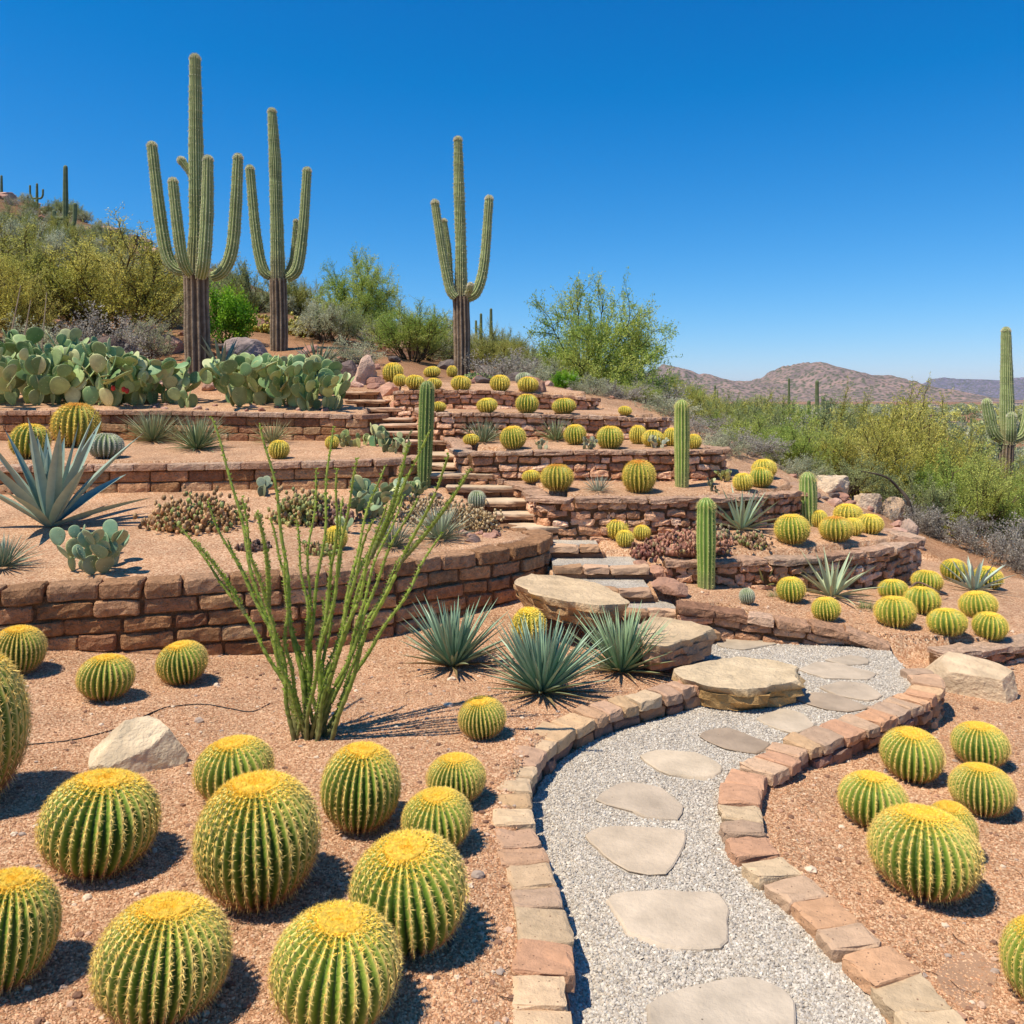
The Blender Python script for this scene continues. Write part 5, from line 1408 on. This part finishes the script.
# big cut-off cactus at the left edge, with its body outside the frame
bo = copy_tree(HERO[1]); xx, yy = wx(-40, 3.45), 3.45
bo.location = (xx, yy, H1(xx, yy) + .3); bo.scale = (.245, .245, .32)
tag(bo, "tall dark barrel cut by the left edge, its shadow falling on the gravel", "golden barrel", FG)

# drip hose
hp = [at(px, py, 3, 5.5) for px, py in [(-30,752),(0,748),(40,744),(70,741),(95,735),(120,728)]] + [at(px, py, 3.2, 5.6) for px, py in [(160,710),(180,706),(205,705),(230,709),(252,712),(270,704)]]
hp = smooth([(a, b, c + .002) for a, b, c in hp], 6)
mb = MB(); add_tubes(mb, hp[None], np.full((1, len(hp)), .004), S('1e1a18'), 6)
tag(mb.obj("drip_hose", DARK, None, True), "thin black drip hose snaking over the gravel behind the cream boulder", "hose")
# dead branch
P = np.array([at(px, py, 6.2, 8) for px, py in [(905,600),(915,594),(925,596),(940,600),(948,598)]]); P[:, 2] += [.02, .09, .10, .06, .02]
P = smooth(P, 5); mb = MB(); add_tubes(mb, P[None], np.linspace(.012, .004, len(P))[None], S('7a6250'), 6)
tag(mb.obj("dry_branch", TWIG, None, True), "curved dry branch lying among the barrels of the lowest right terrace", "branch")
# ------------------------------------------------------------------ wild shrubs and trees
OLV = ('989a4a', 'aeac56', 'bcb862', 'cac472'); GRN = ('86a048', '9cb050', 'b0bc5a', 'c0c466'); YG = ('acac4c', 'c0b854', 'd0c662', 'dace74')
GRY = ('7c7468', '90887a', 'a69e90', 'b4ac9c'); DGN = ('7c8656', '8e9660', 'a0a66a', 'b0b47a'); SAGE = ('949878', 'a8aa86', 'babb96', 'c6c6a6')
def plant_proto(name, seed, h, w, cols, bark, **kw):
    b, f = shrub(seed, h, w, cols, bark, **kw)
    r = empty(name)
    Vf = np.concatenate(f.v); rh = np.hypot(Vf[:, 0], Vf[:, 1])
    r["_h"] = float(np.percentile(Vf[:, 2], 98.5)); r["_w"] = float(2 * np.percentile(rh, 93))
    b.obj("branches", TWIG, r); f.obj("foliage", LEAF, r)
    return r
PR_ = {
 'paloverde': [plant_proto("palo_verde", 501, 2.6, 3.4, GRN, '4a4a30', stems=36, kids=11, twigs=12, leaves=15, leaf=.05, lw=.4, trunk=.2, span=(.66, .8), lean=.98, thickness=.022, up=.0)],
 'creosote': [plant_proto("creosote_bush", 510 + k, 1.9, 2.4, c, '5a4a38', stems=22, kids=11, twigs=12, leaves=14, leaf=.03, lw=.42, lean=.66, thickness=.02, up=.14) for k, c in enumerate((OLV, YG, GRN))],
 'bursage': [plant_proto("bursage", 520 + k, .8, 1.3, c, '6a5c50', stems=26, kids=8, twigs=6, leaves=8, leaf=.03, lw=.5, lean=.88, thickness=.008, up=.05, bare=.15) for k, c in enumerate((GRY, SAGE))],
 'bright': [plant_proto("green_bush", 530, 1.1, 1.3, ('4e8018', '6a9a20', '86b02c', '98b838'), '4c5a28', stems=22, kids=8, twigs=8, leaves=8, leaf=.045, lw=.55, lean=.75, thickness=.012)],
 'dark': [plant_proto("desert_shrub", 540, 1.5, 1.9, DGN, '4e4236', stems=18, kids=8, twigs=8, leaves=13, leaf=.03, lw=.5, lean=.75, thickness=.016),
          plant_proto("desert_shrub", 541, 1.3, 1.8, SAGE, '5a4c40', stems=18, kids=8, twigs=8, leaves=13, leaf=.03, lw=.5, lean=.78, thickness=.016)],
}
usedp = set()
DIM = {'paloverde': (2.6, 3.4), 'creosote': (1.9, 2.4), 'bursage': (.8, 1.3), 'bright': (1.1, 1.3), 'dark': (1.5, 1.9)}
def put(kind, v, x, y, h, w, label, cat, group, rz=None, sink=.03):
    p = PR_[kind][v % len(PR_[kind])]
    o = p if id(p) not in usedp else copy_tree(p); usedp.add(id(p))
    H, Wd = p['_h'], p['_w']; o.scale = (w / Wd, w / Wd, h / H)
    o.location = (x, y, H1(x, y) - sink); o.rotation_euler = (0, 0, rb.uniform(0, 6.28) if rz is None else rz)
    return tag(o, label, cat, group)
def putpx(kind, v, px, top, D, wpx, label, cat, group=None, hmax=9):
    """height from the pixel row of its top, width from pixels, at distance D"""
    x = wx(px, D); z = H1(x, D); h = CZ + (HY - top) / F * D - z
    if h < .3: print("low shrub", px, top, D, "h %.2f" % h)
    put(kind, v, x, D, max(.3, min(h, hmax)) * .98, wpx / F * D, label, cat, group)
B1 = "bushes on the hillside behind the left thicket"; B2 = "bushes in the thick scrub right of the terraces"; B3 = "bushes behind the topmost terrace"; B4 = "grey shrubs at the garden's edge"
for (k, v, px, top, D, w, lb, ct, gr) in [
 ('paloverde',0,592,290,17.5,150,"large palo verde tree with an airy green crown in the centre right","tree",None),
 ('paloverde',0,358,258,24,88,"small round palo verde tree on the slope between the saguaros","tree",None),
 ('creosote',0,40,240,17.5,165,"huge olive creosote bush at the left edge","bush",B1),
 ('creosote',1,108,236,17,140,"huge yellow olive bush filling the slope left of the tallest saguaro","bush",B1),
 ('creosote',0,160,262,20,80,"olive bush right behind the tallest saguaro's left arms","bush",B1),
 ('creosote',1,5,262,15.5,90,"dry yellowish bush cut by the left edge above the prickly pears","bush",B1),
 ('dark',0,165,282,19,50,"dark shrub between the huge olive bush and the tallest saguaro","bush",B1),
 ('bright',0,228,288,17.5,52,"bright green leafy bush between the two left saguaros","bush",None),
 ('dark',0,250,262,26,70,"dull olive bush seen above the bright green one","bush",B1),
 ('dark',1,325,300,19.5,62,"dusty green bush right of the second saguaro","bush",B1),
 ('creosote',0,300,270,27,60,"olive bush behind the second saguaro's right arm","bush",B1),
 ('dark',0,350,312,22,50,"dull bush under the small round palo verde","bush",B1),
 ('creosote',2,412,304,17.5,84,"tall green creosote bush left of the lone saguaro","bush",B3),
 ('dark',1,385,318,20,60,"grey green bush behind the stair head","bush",B3),
 ('creosote',0,440,318,21,66,"olive bush whose top shows just behind the lone saguaro's trunk","bush",B3),
 ('creosote',0,495,328,19,70,"olive bush right of the lone saguaro","bush",B3),
 ('bursage',0,500,350,15,80,"grey twiggy shrub right of the lone saguaro's foot","shrub",B3),
 ('bursage',1,545,360,14.5,60,"grey green low shrub in front of the large palo verde","shrub",B3),
 ('dark',0,530,345,18,60,"dull green shrub left of the large palo verde's base","bush",B3),
 ('bursage',0,625,388,13.5,60,"low grey shrub at the foot of the large palo verde","shrub",B4),
 ('bursage',1,590,385,13,44,"pale green low shrub behind the second terrace","shrub",B4),
 ('bright',0,566,378,13.2,26,"small bright green plant in the shade of the large palo verde","bush",None),
 ('creosote',0,668,389,20,60,"olive bush right behind the large palo verde","bush",B2),
 ('creosote',2,632,382,15.5,56,"green bush directly right of the large palo verde's trunk","bush",B2),
 ('creosote',0,700,396,17,90,"olive bush above the tall pale column","bush",B2),
 ('creosote',1,745,403,19,96,"yellow olive bush below the left mountain slope","bush",B2),
 ('creosote',0,790,402,21,90,"olive bush in front of the armed saguaro in the scrub","bush",B2),
 ('creosote',2,760,418,14,80,"green bush above the second barrel pair at the terrace end","bush",B2),
 ('bursage',0,700,418,11.8,70,"silvery grey shrub behind the third terrace's end","shrub",B4),
 ('bursage',0,745,430,11.2,76,"long silvery grey shrub right of the tall pale column","shrub",B4),
 ('bursage',1,665,405,12.6,60,"silvery shrub right of the second terrace's tip","shrub",B4),
 ('creosote',2,800,425,12.5,90,"rich green bush right behind the short stout column","bush",B2),
 ('creosote',0,845,402,17,96,"olive bush in the middle of the valley scrub","bush",B2),
 ('creosote',1,900,400,13.5,120,"tall yellow green bush in the right scrub, with a bare bent branch below","bush",B2),
 ('creosote',1,860,425,12.2,100,"yellow green bush above the cluster of five barrels","bush",B2),
 ('creosote',2,960,452,11.6,110,"rich green bush right of the bent branch","bush",B2),
 ('creosote',2,1012,474,11.8,100,"rich green bush under the thick saguaro at the right edge","bush",B2),
 ('creosote',1,962,440,16,80,"yellow green bush left of the thick saguaro at the right edge","bush",B2),
 ('creosote',0,1040,440,15,70,"olive bush cut by the right edge","bush",B2),
 ('dark',0,840,455,11,80,"dark green shrub over the pale crumbled rocks","bush",B2),
 ('dark',0,910,470,10.8,80,"dark dense shrub at the base of the tall yellow green bush","bush",B2),
 ('bursage',0,905,500,10.3,66,"grey brown twiggy shrub behind the pale crumbled rocks","shrub",B4),
 ('bursage',0,950,508,10.2,70,"grey twiggy shrub in the middle of the bush edge","shrub",B4),
 ('bursage',0,1000,515,9.8,84,"large lavender grey shrub at the right edge behind the barrels","shrub",B4),
 ('bursage',0,1030,535,9.3,70,"grey shrub cut by the right edge","shrub",B4),
 ('bursage',1,800,478,10.8,50,"grey green shrub right of the terrace with the pale barrel","shrub",B4),
 ('bursage',1,720,452,10.8,60,"olive grey low plant behind the ochre barrel of the terrace end","shrub",B4),
 ('bursage',0,110,312,14.8,96,"dark grey twiggy shrub under the huge yellow olive bush","shrub",B1),
 ('bursage',1,30,320,14.2,80,"dry stalky shrub behind the left end of the prickly pears","shrub",B1),
 ('dark',1,150,318,16,60,"grey green shrub above the pink rocks left of the tallest saguaro","bush",B1),
 ('bursage',1,350,338,15.5,60,"grey green low shrub above the pink rock slope","shrub",B3),
 ('bursage',0,300,352,14,46,"grey low shrub between the second saguaro and the stair head","shrub",B3),
]:
    putpx(k, v, px, top, D, w, lb, ct, gr)
# more of the same wild scrub, nothing tells these apart
rz_ = np.random.default_rng(44)
def ymax(px):
    return np.interp(px, [0, 60, 150, 250, 330, 420, 520, 640, 680, 720, 760, 800, 850, 900, 940, 1024], [203, 212, 258, 285, 300, 315, 335, 366, 387, 396, 402, 405, 405, 402, 410, 455])
def fill(n, xa, xb, ya, yb, kinds, h, lab, grp, cat="bush", up=0):
    for i in range(n):
        y = rz_.uniform(ya ** .5, yb ** .5) ** 2; x = wx(rz_.uniform(xa, xb), y)
        if x < 4.2 and y < 13.5 and x > -6: continue
        k, v = kinds[rz_.integers(len(kinds))]
        hh = h * rz_.uniform(.65, 1.2) * (.45 if k == 'bursage' else 1)
        lim = ymax(CX + x / y * F) + rz_.uniform(0, 18) - up
        hh = min(hh, CZ + (HY - lim) / F * y - H1(x, y))
        if hh < .22: continue
        put(k, v, x, y, hh, max(hh, .5) * rz_.uniform(1.1, 1.6) * (1.2 if k == 'bursage' else 1), lab, cat, grp)
fill(90, 640, 1060, 13.5, 38, [('creosote', 0), ('creosote', 1), ('creosote', 2), ('dark', 0), ('bursage', 0)], 1.9, "olive desert bush in the dense scrub between the terraces and the valley", "scrub between terraces and valley")
fill(100, -10, 330, 24, 50, [('creosote', 0), ('dark', 0), ('dark', 1), ('bursage', 1)], 1.5, "dull olive bush scattered over the upper hillside on the left", "scrub on the left hillside")
fill(40, 330, 660, 19, 34, [('creosote', 0), ('dark', 0), ('dark', 1), ('bursage', 1)], 1.3, "dull bush on the low ridge behind the lone saguaro", "scrub on the ridge behind")

fill(70, -10, 240, 38, 51, [('dark', 0), ('dark', 1), ('bursage', 0), ('creosote', 0)], 1.0, "small dull bush along the skyline ridge on the left", "bushes on the ridge line", up=16)
for k in range(46):
    y = rz_.uniform(30, 51); x = wx(rz_.uniform(-10, 230), y); s_ = rz_.uniform(.2, .7)
    o = link("rock", protos[k % 5]); o.location = (x, y, H1(x, y) + s_ * .1); o.scale = (s_, s_, s_ * .8); o.rotation_euler = (0, 0, rz_.uniform(0, 6))
    tag(o, "brown outcrop rock on the upper left hillside", "rock", "outcrops on the left hillside")
# dead bent branch in the scrub
P = smooth([(wx(a, 10.4), 10.4 + d, CZ + (HY - b) / F * 10.4) for a, b, d in [(912,520,0),(908,500,0),(903,490,.1),(890,478,.1),(876,474,.2),(868,473,.2)]], 5)
mb = MB(); add_tubes(mb, P[None], np.linspace(.028, .006, len(P))[None], S('4a4038'), 6)
tag(mb.obj("bent_branch", TWIG, None, True), "bare bent branch sticking out at the base of the tall yellow green bush", "branch")
# dry stalks at left edge
mb = MB()
for (a, b, c, d) in [((38,388),(46,292),0,0),((10,340),(20,285),0,0),((22,350),(30,300),0,0)]:
    P = np.array([(wx(a[0] + (b[0] - a[0]) * t, 12.8), 12.8 + .02 * t, CZ + (HY - (a[1] + (b[1] - a[1]) * t)) / F * 12.8) for t in np.linspace(0, 1, 5)])
    add_tubes(mb, P[None], np.linspace(.016, .006, 5)[None], S('a89478'), 5)
tag(mb.obj("dry_stalk", TWIG), "pale dry flower stalks behind the prickly pears at the left edge", "dead stalk")

# ------------------------------------------------------------------ far saguaros
def far_sag(px, base, top, D, w, label, arms=(), group="far saguaros"):
    g = F / D; x = wx(px, D); z = CZ + (HY - base) / F * D
    zg = H1(x, D); 
    z = min(z, zg + 0.0) if zg < z + 3 else z
    root = empty("saguaro", (x, D, z)); tag(root, label, "saguaro", group)
    h = (CZ + (HY - top) / F * D) - z; r = w / 2 / g
    s = MB(); rib_tube(s, [(0, 0, -.2), (0, 0, h * .5), (0, 0, h - r)], [r * .9, r * 1.05, r * .8], 12, .18, '56603e', '8f9668', seed=int(px) % 50)
    s.obj("stem", SAG, root, True)
    for (ax, ay0, ay1) in arms:
        dx = (ax - px) / g; z0 = CZ + (HY - ay0) / F * D - z; z1 = CZ + (HY - ay1) / F * D - z
        a = MB(); pl = smooth([(0, 0, z0), (dx * .6, 0, z0 - .02), (dx * .95, 0, z0 + (z1 - z0) * .3), (dx, 0, z1)], 5)
        rib_tube(a, pl, np.full(len(pl), r * .75), 10, .18, '56603e', '8f9668', seed=3); a.obj("arm", SAG, root, True)
far_sag(65.5, 245, 165, 34, 5.2, "saguaro rising behind the huge yellow olive bush, one short arm at its right", [(75, 228, 205), (54, 218, 212)])
far_sag(37, 215, 183, 46, 2.6, "trident shaped saguaro on the ridge line", [(30, 198, 186), (43, 198, 190)])
far_sag(1.5, 206, 175, 47, 2.6, "thin saguaro on the ridge at the very left edge")
far_sag(143, 258, 238, 42, 3, "tiny saguaro on the ridge left of the tallest one", [(139, 252, 243)])
far_sag(151, 258, 240, 42, 2.2, "very small bare saguaro on the ridge close to the tallest one's left arm")
far_sag(491, 352, 308, 30, 3.4, "right stem of the far clump right of the lone saguaro")
far_sag(481, 352, 313, 30.5, 3.2, "middle stem of the far clump right of the lone saguaro")
far_sag(476, 352, 320, 31, 2.8, "short left stem of the far clump right of the lone saguaro")
far_sag(789, 420, 378, 60, 2.8, "thin armless saguaro against the mountain")
far_sag(817, 450, 380, 42, 4.4, "armed saguaro in the middle of the valley scrub", [(809, 425, 402), (828, 425, 402), (823, 420, 398)])
far_sag(698, 430, 388, 40, 2.6, "bare pole of a saguaro right of the palo verde's crown")
far_sag(715, 425, 385, 48, 2.4, "left one of two slender saguaros before the left mountain")
far_sag(717.5, 425, 390, 50, 1.8, "right one of two slender saguaros before the left mountain")
far_sag(638, 400, 352, 34, 2.8, "slim saguaro behind the right side of the large palo verde")
far_sag(642, 400, 355, 36, 2.2, "slimmer saguaro beside the one behind the large palo verde")
far_sag(971, 445, 418, 60, 2.2, "small pale saguaro left of the thick one at the right edge")
far_sag(26, 230, 214, 44, 2.4, "stubby saguaro low on the ridge near the left edge")

# ------------------------------------------------------------------ valley scrub (uncountable), town and mountains
rv = np.random.default_rng(71)
lod = []
for s_, (cols, bk) in enumerate([(OLV, '5a4a38'), (YG, '5a4a38'), (DGN, '4e4236')]):
    b, f = shrub(600 + s_, 1.8, 2.6, cols, bk, stems=9, kids=6, twigs=5, leaves=3, leaf=.16, lw=.5, lean=.7, thickness=.03)
    lod.append((np.concatenate(f.v), np.concatenate(f.f4), np.concatenate(f.c)))
lod2 = []
for s_, (cols, bk) in enumerate([(OLV, '5a4a38'), (DGN, '5a4a38'), (SAGE, '4e4236')]):
    b, f = shrub(610 + s_, 1.8, 2.8, cols, bk, stems=7, kids=4, twigs=3, leaves=2, leaf=.5, lw=.7, lean=.75, thickness=.03)
    lod2.append((np.concatenate(f.v), np.concatenate(f.f4), np.concatenate(f.c)))
mb = MB()
def scat(n, y0, y1, xa, xb, L, smin, smax):
    y = np.sqrt(rv.uniform(y0 ** 2, y1 ** 2, n)); x = wx(rv.uniform(xa, xb, n), y); z, _ = height(x, y)
    for i in range(n):
        V, Fc, C = L[rv.integers(len(L))]; a = rv.uniform(0, 6.28); s = rv.uniform(smin, smax)
        R = np.array([[cos(a), -sin(a), 0], [sin(a), cos(a), 0], [0, 0, 1]])
        mb.add(V @ R.T * s + [x[i], y[i], z[i] - .1], Fc, C * rv.uniform(.75, 1.2))
scat(520, 32, 90, 560, 1100, lod, .7, 1.25)
scat(1300, 85, 260, 560, 1100, lod2, .8, 1.5)
scat(1900, 250, 1600, 600, 1100, lod2, 1.5, 4.0)
tag(mb.obj("valley_scrub", LEAF), "dense low scrub covering the valley floor towards the mountains", "scrub", None, "stuff")

def lot(px, py, D, w, h, col, label):
    mb = MB(); g = F / D; W2, Hh = w / 2 / g, h / g
    x = wx(px, D); z = CZ + (HY - py) / F * D
    def box(x0, x1, y0, y1, z0, z1, c):
        V = [(x0, y0, z0), (x1, y0, z0), (x1, y1, z0), (x0, y1, z0), (x0, y0, z1), (x1, y0, z1), (x1, y1, z1), (x0, y1, z1)]
        mb.add(V, [[0, 1, 5, 4], [1, 2, 6, 5], [2, 3, 7, 6], [3, 0, 4, 7], [4, 5, 6, 7]], c)
    box(-W2, W2, 0, W2, -4, Hh, S(col)); box(-W2 * 1.04, W2 * 1.04, -W2 * .04, W2 * 1.04, Hh, Hh * 1.15, S(col) * 1.1)
    n = max(2, int(w / 3))
    for k in range(n):
        cx_ = -W2 + (k + .5) * 2 * W2 / n; box(cx_ - W2 / n * .35, cx_ + W2 / n * .35, -.06, .02, Hh * .3, Hh * .7, S('4a4440'))
    o = mb.obj("house", STONE); o.location = (x, D, z)
    tag(o, label, "house", "far houses in the valley")
for a in [(905,410,900,22,1.8,'d2c0a4',"long low pale building far off in the valley, below the mountain's end"), (950,425,420,16,3,'cdb090',"tan flat roofed house with a wall in the valley left of the thick saguaro"),
          (965,429,400,7,5,'b8a890',"small tan annex beside the flat roofed valley house"), (925,417,600,20,2,'b89a80',"reddish low building in the valley scrub"),
          (935,407,1000,9,2,'d8ccb8',"small white building in the valley under the far mountain"), (862,413,800,10,1.8,'d0c4b0',"pale speck of a house below the near mountain"), (1018,405,1200,10,2,'d2c8b8',"pale building at the right edge below the far mountain")]:
    lot(*a)

MTN, n, l, b = nmat("mountain_slope")
at_ = n.new("ShaderNodeAttribute"); at_.attribute_name = "Col"
g = n.new("ShaderNodeNewGeometry")
t1 = nz(n, l, g.outputs['Position'], .012, 8, .65); t2 = n.new("ShaderNodeTexVoronoi"); t2.inputs['Scale'].default_value = .05; l.new(g.outputs['Position'], t2.inputs['Vector'])
r1 = ramp(n, l, t1.outputs[0], [(.36, (.62, .62, .66)), (.5, (.98, .93, .92)), (.64, (1.35, 1.15, 1.08))])
c = mixc(n, l, at_.outputs[0], r1.outputs[0], 1.0)
r2 = ramp(n, l, t2.outputs['Distance'], [(.3, 1.0), (.6, 0.0)])
c = mixc(n, l, c, tuple(S('5e5f45')), r2.outputs[0], 'MIX')
l.new(c, b.inputs['Base Color']); b.inputs['Roughness'].default_value = .95; b.inputs['Specular IOR Level'].default_value = .05
t3 = nz(n, l, g.outputs['Position'], .02, 8, .7); bump(n, l, b, t3.outputs[0], .8, 30)
def mountain(prof, D, depth, col, seed, label):
    xs = np.array([wx(p[0], D) for p in prof]); zs = np.array([CZ + (HY - p[1]) / F * D for p in prof])
    X = np.linspace(xs[0], xs[-1], 420); U = np.linspace(-1, 1, 110)
    XX, UU = np.meshgrid(X, U)
    top = np.interp(XX, xs, zs)
    prof_u = np.where(UU < 0, (1 - np.abs(UU)) ** 1.15, 1 - UU ** 2)
    P0 = np.stack([XX, D + UU * depth, 0 * XX], -1).reshape(-1, 3)
    sc = 40 / D
    rid = (1 - np.abs(snoise(P0, sc, seed, 5))).reshape(XX.shape)
    Zz = -20 + (top + 20) * prof_u * (1 + (rid - .65) * .55 * np.clip(np.abs(UU) * 3, .22, 1) )
    yy = D + UU * depth
    mb = MB(); V = np.stack([XX, yy, Zz], -1).reshape(-1, 3); ny_, nx_ = XX.shape; idx = np.arange(nx_ * ny_).reshape(ny_, nx_)
    mb.add(V, np.stack([idx[:-1, :-1], idx[:-1, 1:], idx[1:, 1:], idx[1:, :-1]], -1).reshape(-1, 4), S(col))
    tag(mb.obj("mountains", MTN, None, True), label, None, None, "structure")
mountain([(560,402),(600,396),(640,384),(668,365),(682,368),(700,375),(712,374),(735,381),(765,381),(778,376),(795,367),(820,363),(845,368),(860,373),(880,376),(892,376),(905,383),(920,384),(940,393),(965,402),(990,408)], 4500, 900, '9c867c', 3, "near reddish brown mountain ridge")
mountain([(880,404),(905,396),(930,386),(950,380),(962,378),(985,380),(1000,381),(1024,380),(1060,376),(1120,385),(1180,398)], 8500, 1500, '7e7688', 5, "far violet mountain ridge at the right")  # violet of distance haze is put into this ridge's base colour

# ------------------------------------------------------------------ loose pebbles on path and beds (uncountable)
def pebbles(name, n, area, cols, s0, s1, seed, label, sub, zlift, dens_pow, keep):
    rg = np.random.default_rng(seed)
    y = area[0] + (area[1] - area[0]) * rg.uniform(0, 1, n) ** dens_pow
    x = wx(rg.uniform(area[2], area[3], n), y)
    z, zo = height(x, y); m = keep(x, y, zo); x, y, z = x[m], y[m], z[m]; n = len(x)
    V, Fc = ((np.array([(1,0,0),(-1,0,0),(0,1,0),(0,-1,0),(0,0,1),(0,0,-1)], float), np.array([(0,2,4),(2,1,4),(1,3,4),(3,0,4),(2,0,5),(1,2,5),(3,1,5),(0,3,5)])) if sub == 0 else ICO[0])
    s = rg.uniform(s0, s1, n) * rg.choice([1, 1, 1, 1.4], n)
    dims = np.c_[rg.uniform(.8, 1.3, n), rg.uniform(.7, 1.1, n), rg.uniform(.5, .9, n)] * s[:, None]
    P = V[None] * dims[:, None]; P = P * (1 + rg.normal(size=P.shape[:2] + (1,)) * .16)
    a = rg.uniform(0, 6.28, n); ca, sa = np.cos(a)[:, None], np.sin(a)[:, None]
    tx = rg.uniform(-.5, .5, (n, 1))
    X, Y_, Zp = P[..., 0], P[..., 1], P[..., 2]; Zp = Zp + X * tx
    P = np.stack([X * ca - Y_ * sa + x[:, None], X * sa + Y_ * ca + y[:, None], Zp + z[:, None] + zlift + (s * .25)[:, None]], -1)
    i = np.arange(n)[:, None, None] * len(V)
    C = np.array([S(c) if isinstance(c, str) else c for c in cols])[rg.integers(len(cols), size=n)] * rg.uniform(.8, 1.2, (n, 1))
    mb = MB(); mb.add(P.reshape(-1, 3), (Fc[None] + i).reshape(-1, 3), np.repeat(C, len(V), 0))
    tag(mb.obj(name, PEB), label, "gravel", None, "stuff")
pp_ = np.array(PATHPOLY); FSP = [[W(x, y, .018) for x, y in pts] for pts, c, lb in FS]
def on_path(x, y, zo):
    m = inpoly(pp_, x, y)
    for q in FSP: m &= ~inpoly(np.array(q), x, y)
    return m
def on_bed(x, y, zo):
    return ((zo < 0) | (zo == 0)) & ~inpoly(pp_, x, y) & (np.hypot(x, y) < 7.5)
pebbles("path_gravel", 240000, (2.0, 6.4, 380, 960), PATHCOL, .003, .0054, 1, "loose pale grey pebbles covering the path", 1, .006, 1.25, on_path)
pebbles("bed_gravel", 260000, (1.9, 6.8, -60, 1090), BEDCOL, .0022, .0048, 2, "loose tan granite chips covering the garden beds", 0, .0, 1.3, on_bed)

# litter: coarser stones, twigs and dead spines lying in the beds (uncountable)
rl = np.random.default_rng(12); lm = MB(); n = 2600
y = 1.9 + 5.2 * rl.uniform(0, 1, n) ** 1.1; x = wx(rl.uniform(-60, 1090, n), y); z, zo = height(x, y); k = on_bed(x, y, zo); x, y, z = x[k], y[k], z[k]
V, Fc = ICO[1]
for i in range(len(x)):
    s = rl.uniform(.005, .014) * (2.0 if rl.random() < .02 else 1); c = S(['b98d70', '8e6a54', 'd8c0a4', '7a5a48', 'c9a68a', 'a89484'][rl.integers(6)])
    lm.add(V * [s, s * rl.uniform(.6, 1), s * rl.uniform(.4, .8)] * (1 + rl.normal(size=(len(V), 1)) * .12) + [x[i], y[i], z[i] + s * .2], Fc, c)
n = 420; y = 1.9 + 5.2 * rl.uniform(0, 1, n) ** 1.1; x = wx(rl.uniform(-60, 1090, n), y); z, zo = height(x, y); k = on_bed(x, y, zo); x, y, z = x[k], y[k], z[k]
for i in range(len(x)):
    a = rl.uniform(0, 6.28); l = rl.uniform(.015, .07); P = np.array([[x[i] + cos(a + t * .6) * l * t, y[i] + sin(a + t * .6) * l * t, z[i] + .006] for t in (0, .5, 1)])
    add_tubes(lm, P[None], np.full((1, 3), rl.uniform(.0008, .0018)), S(['6a4e3a', '8a7050', '4c3a2c'][rl.integers(3)]), 3)
tag(lm.obj("bed_litter", PEB), "coarser stones, dry twigs and dead spines scattered over the garden beds", "litter", None, "stuff")

# the dry desert air: one even volume round the whole place
HZ, hn, hl, hb = nmat("desert_air")
hn.remove(hb)
pv = hn.new("ShaderNodeVolumePrincipled"); pv.inputs['Density'].default_value = 3.0e-5; pv.inputs['Color'].default_value = (.78, .86, 1.0, 1); pv.inputs['Anisotropy'].default_value = .2
hl.new(pv.outputs[0], hn["Material Output"].inputs['Volume'])
zmin = float(GZ.min()) - 1
X0, X1, Y0, Y1 = float(gx[0]) - 5, float(gx[-1]) + 5, float(gy[0]) - 5, float(gy[-1]) + 5
mb = MB(); V = [(x, y, z) for z in (zmin, 260) for x, y in ((X0, Y0), (X1, Y0), (X1, Y1), (X0, Y1))]
mb.add(V, [[3, 2, 1, 0], [4, 5, 6, 7], [0, 1, 5, 4], [1, 2, 6, 5], [2, 3, 7, 6], [3, 0, 4, 7]])
tag(mb.obj("haze", HZ), "thin pale haze of the desert air", None, None, "stuff")
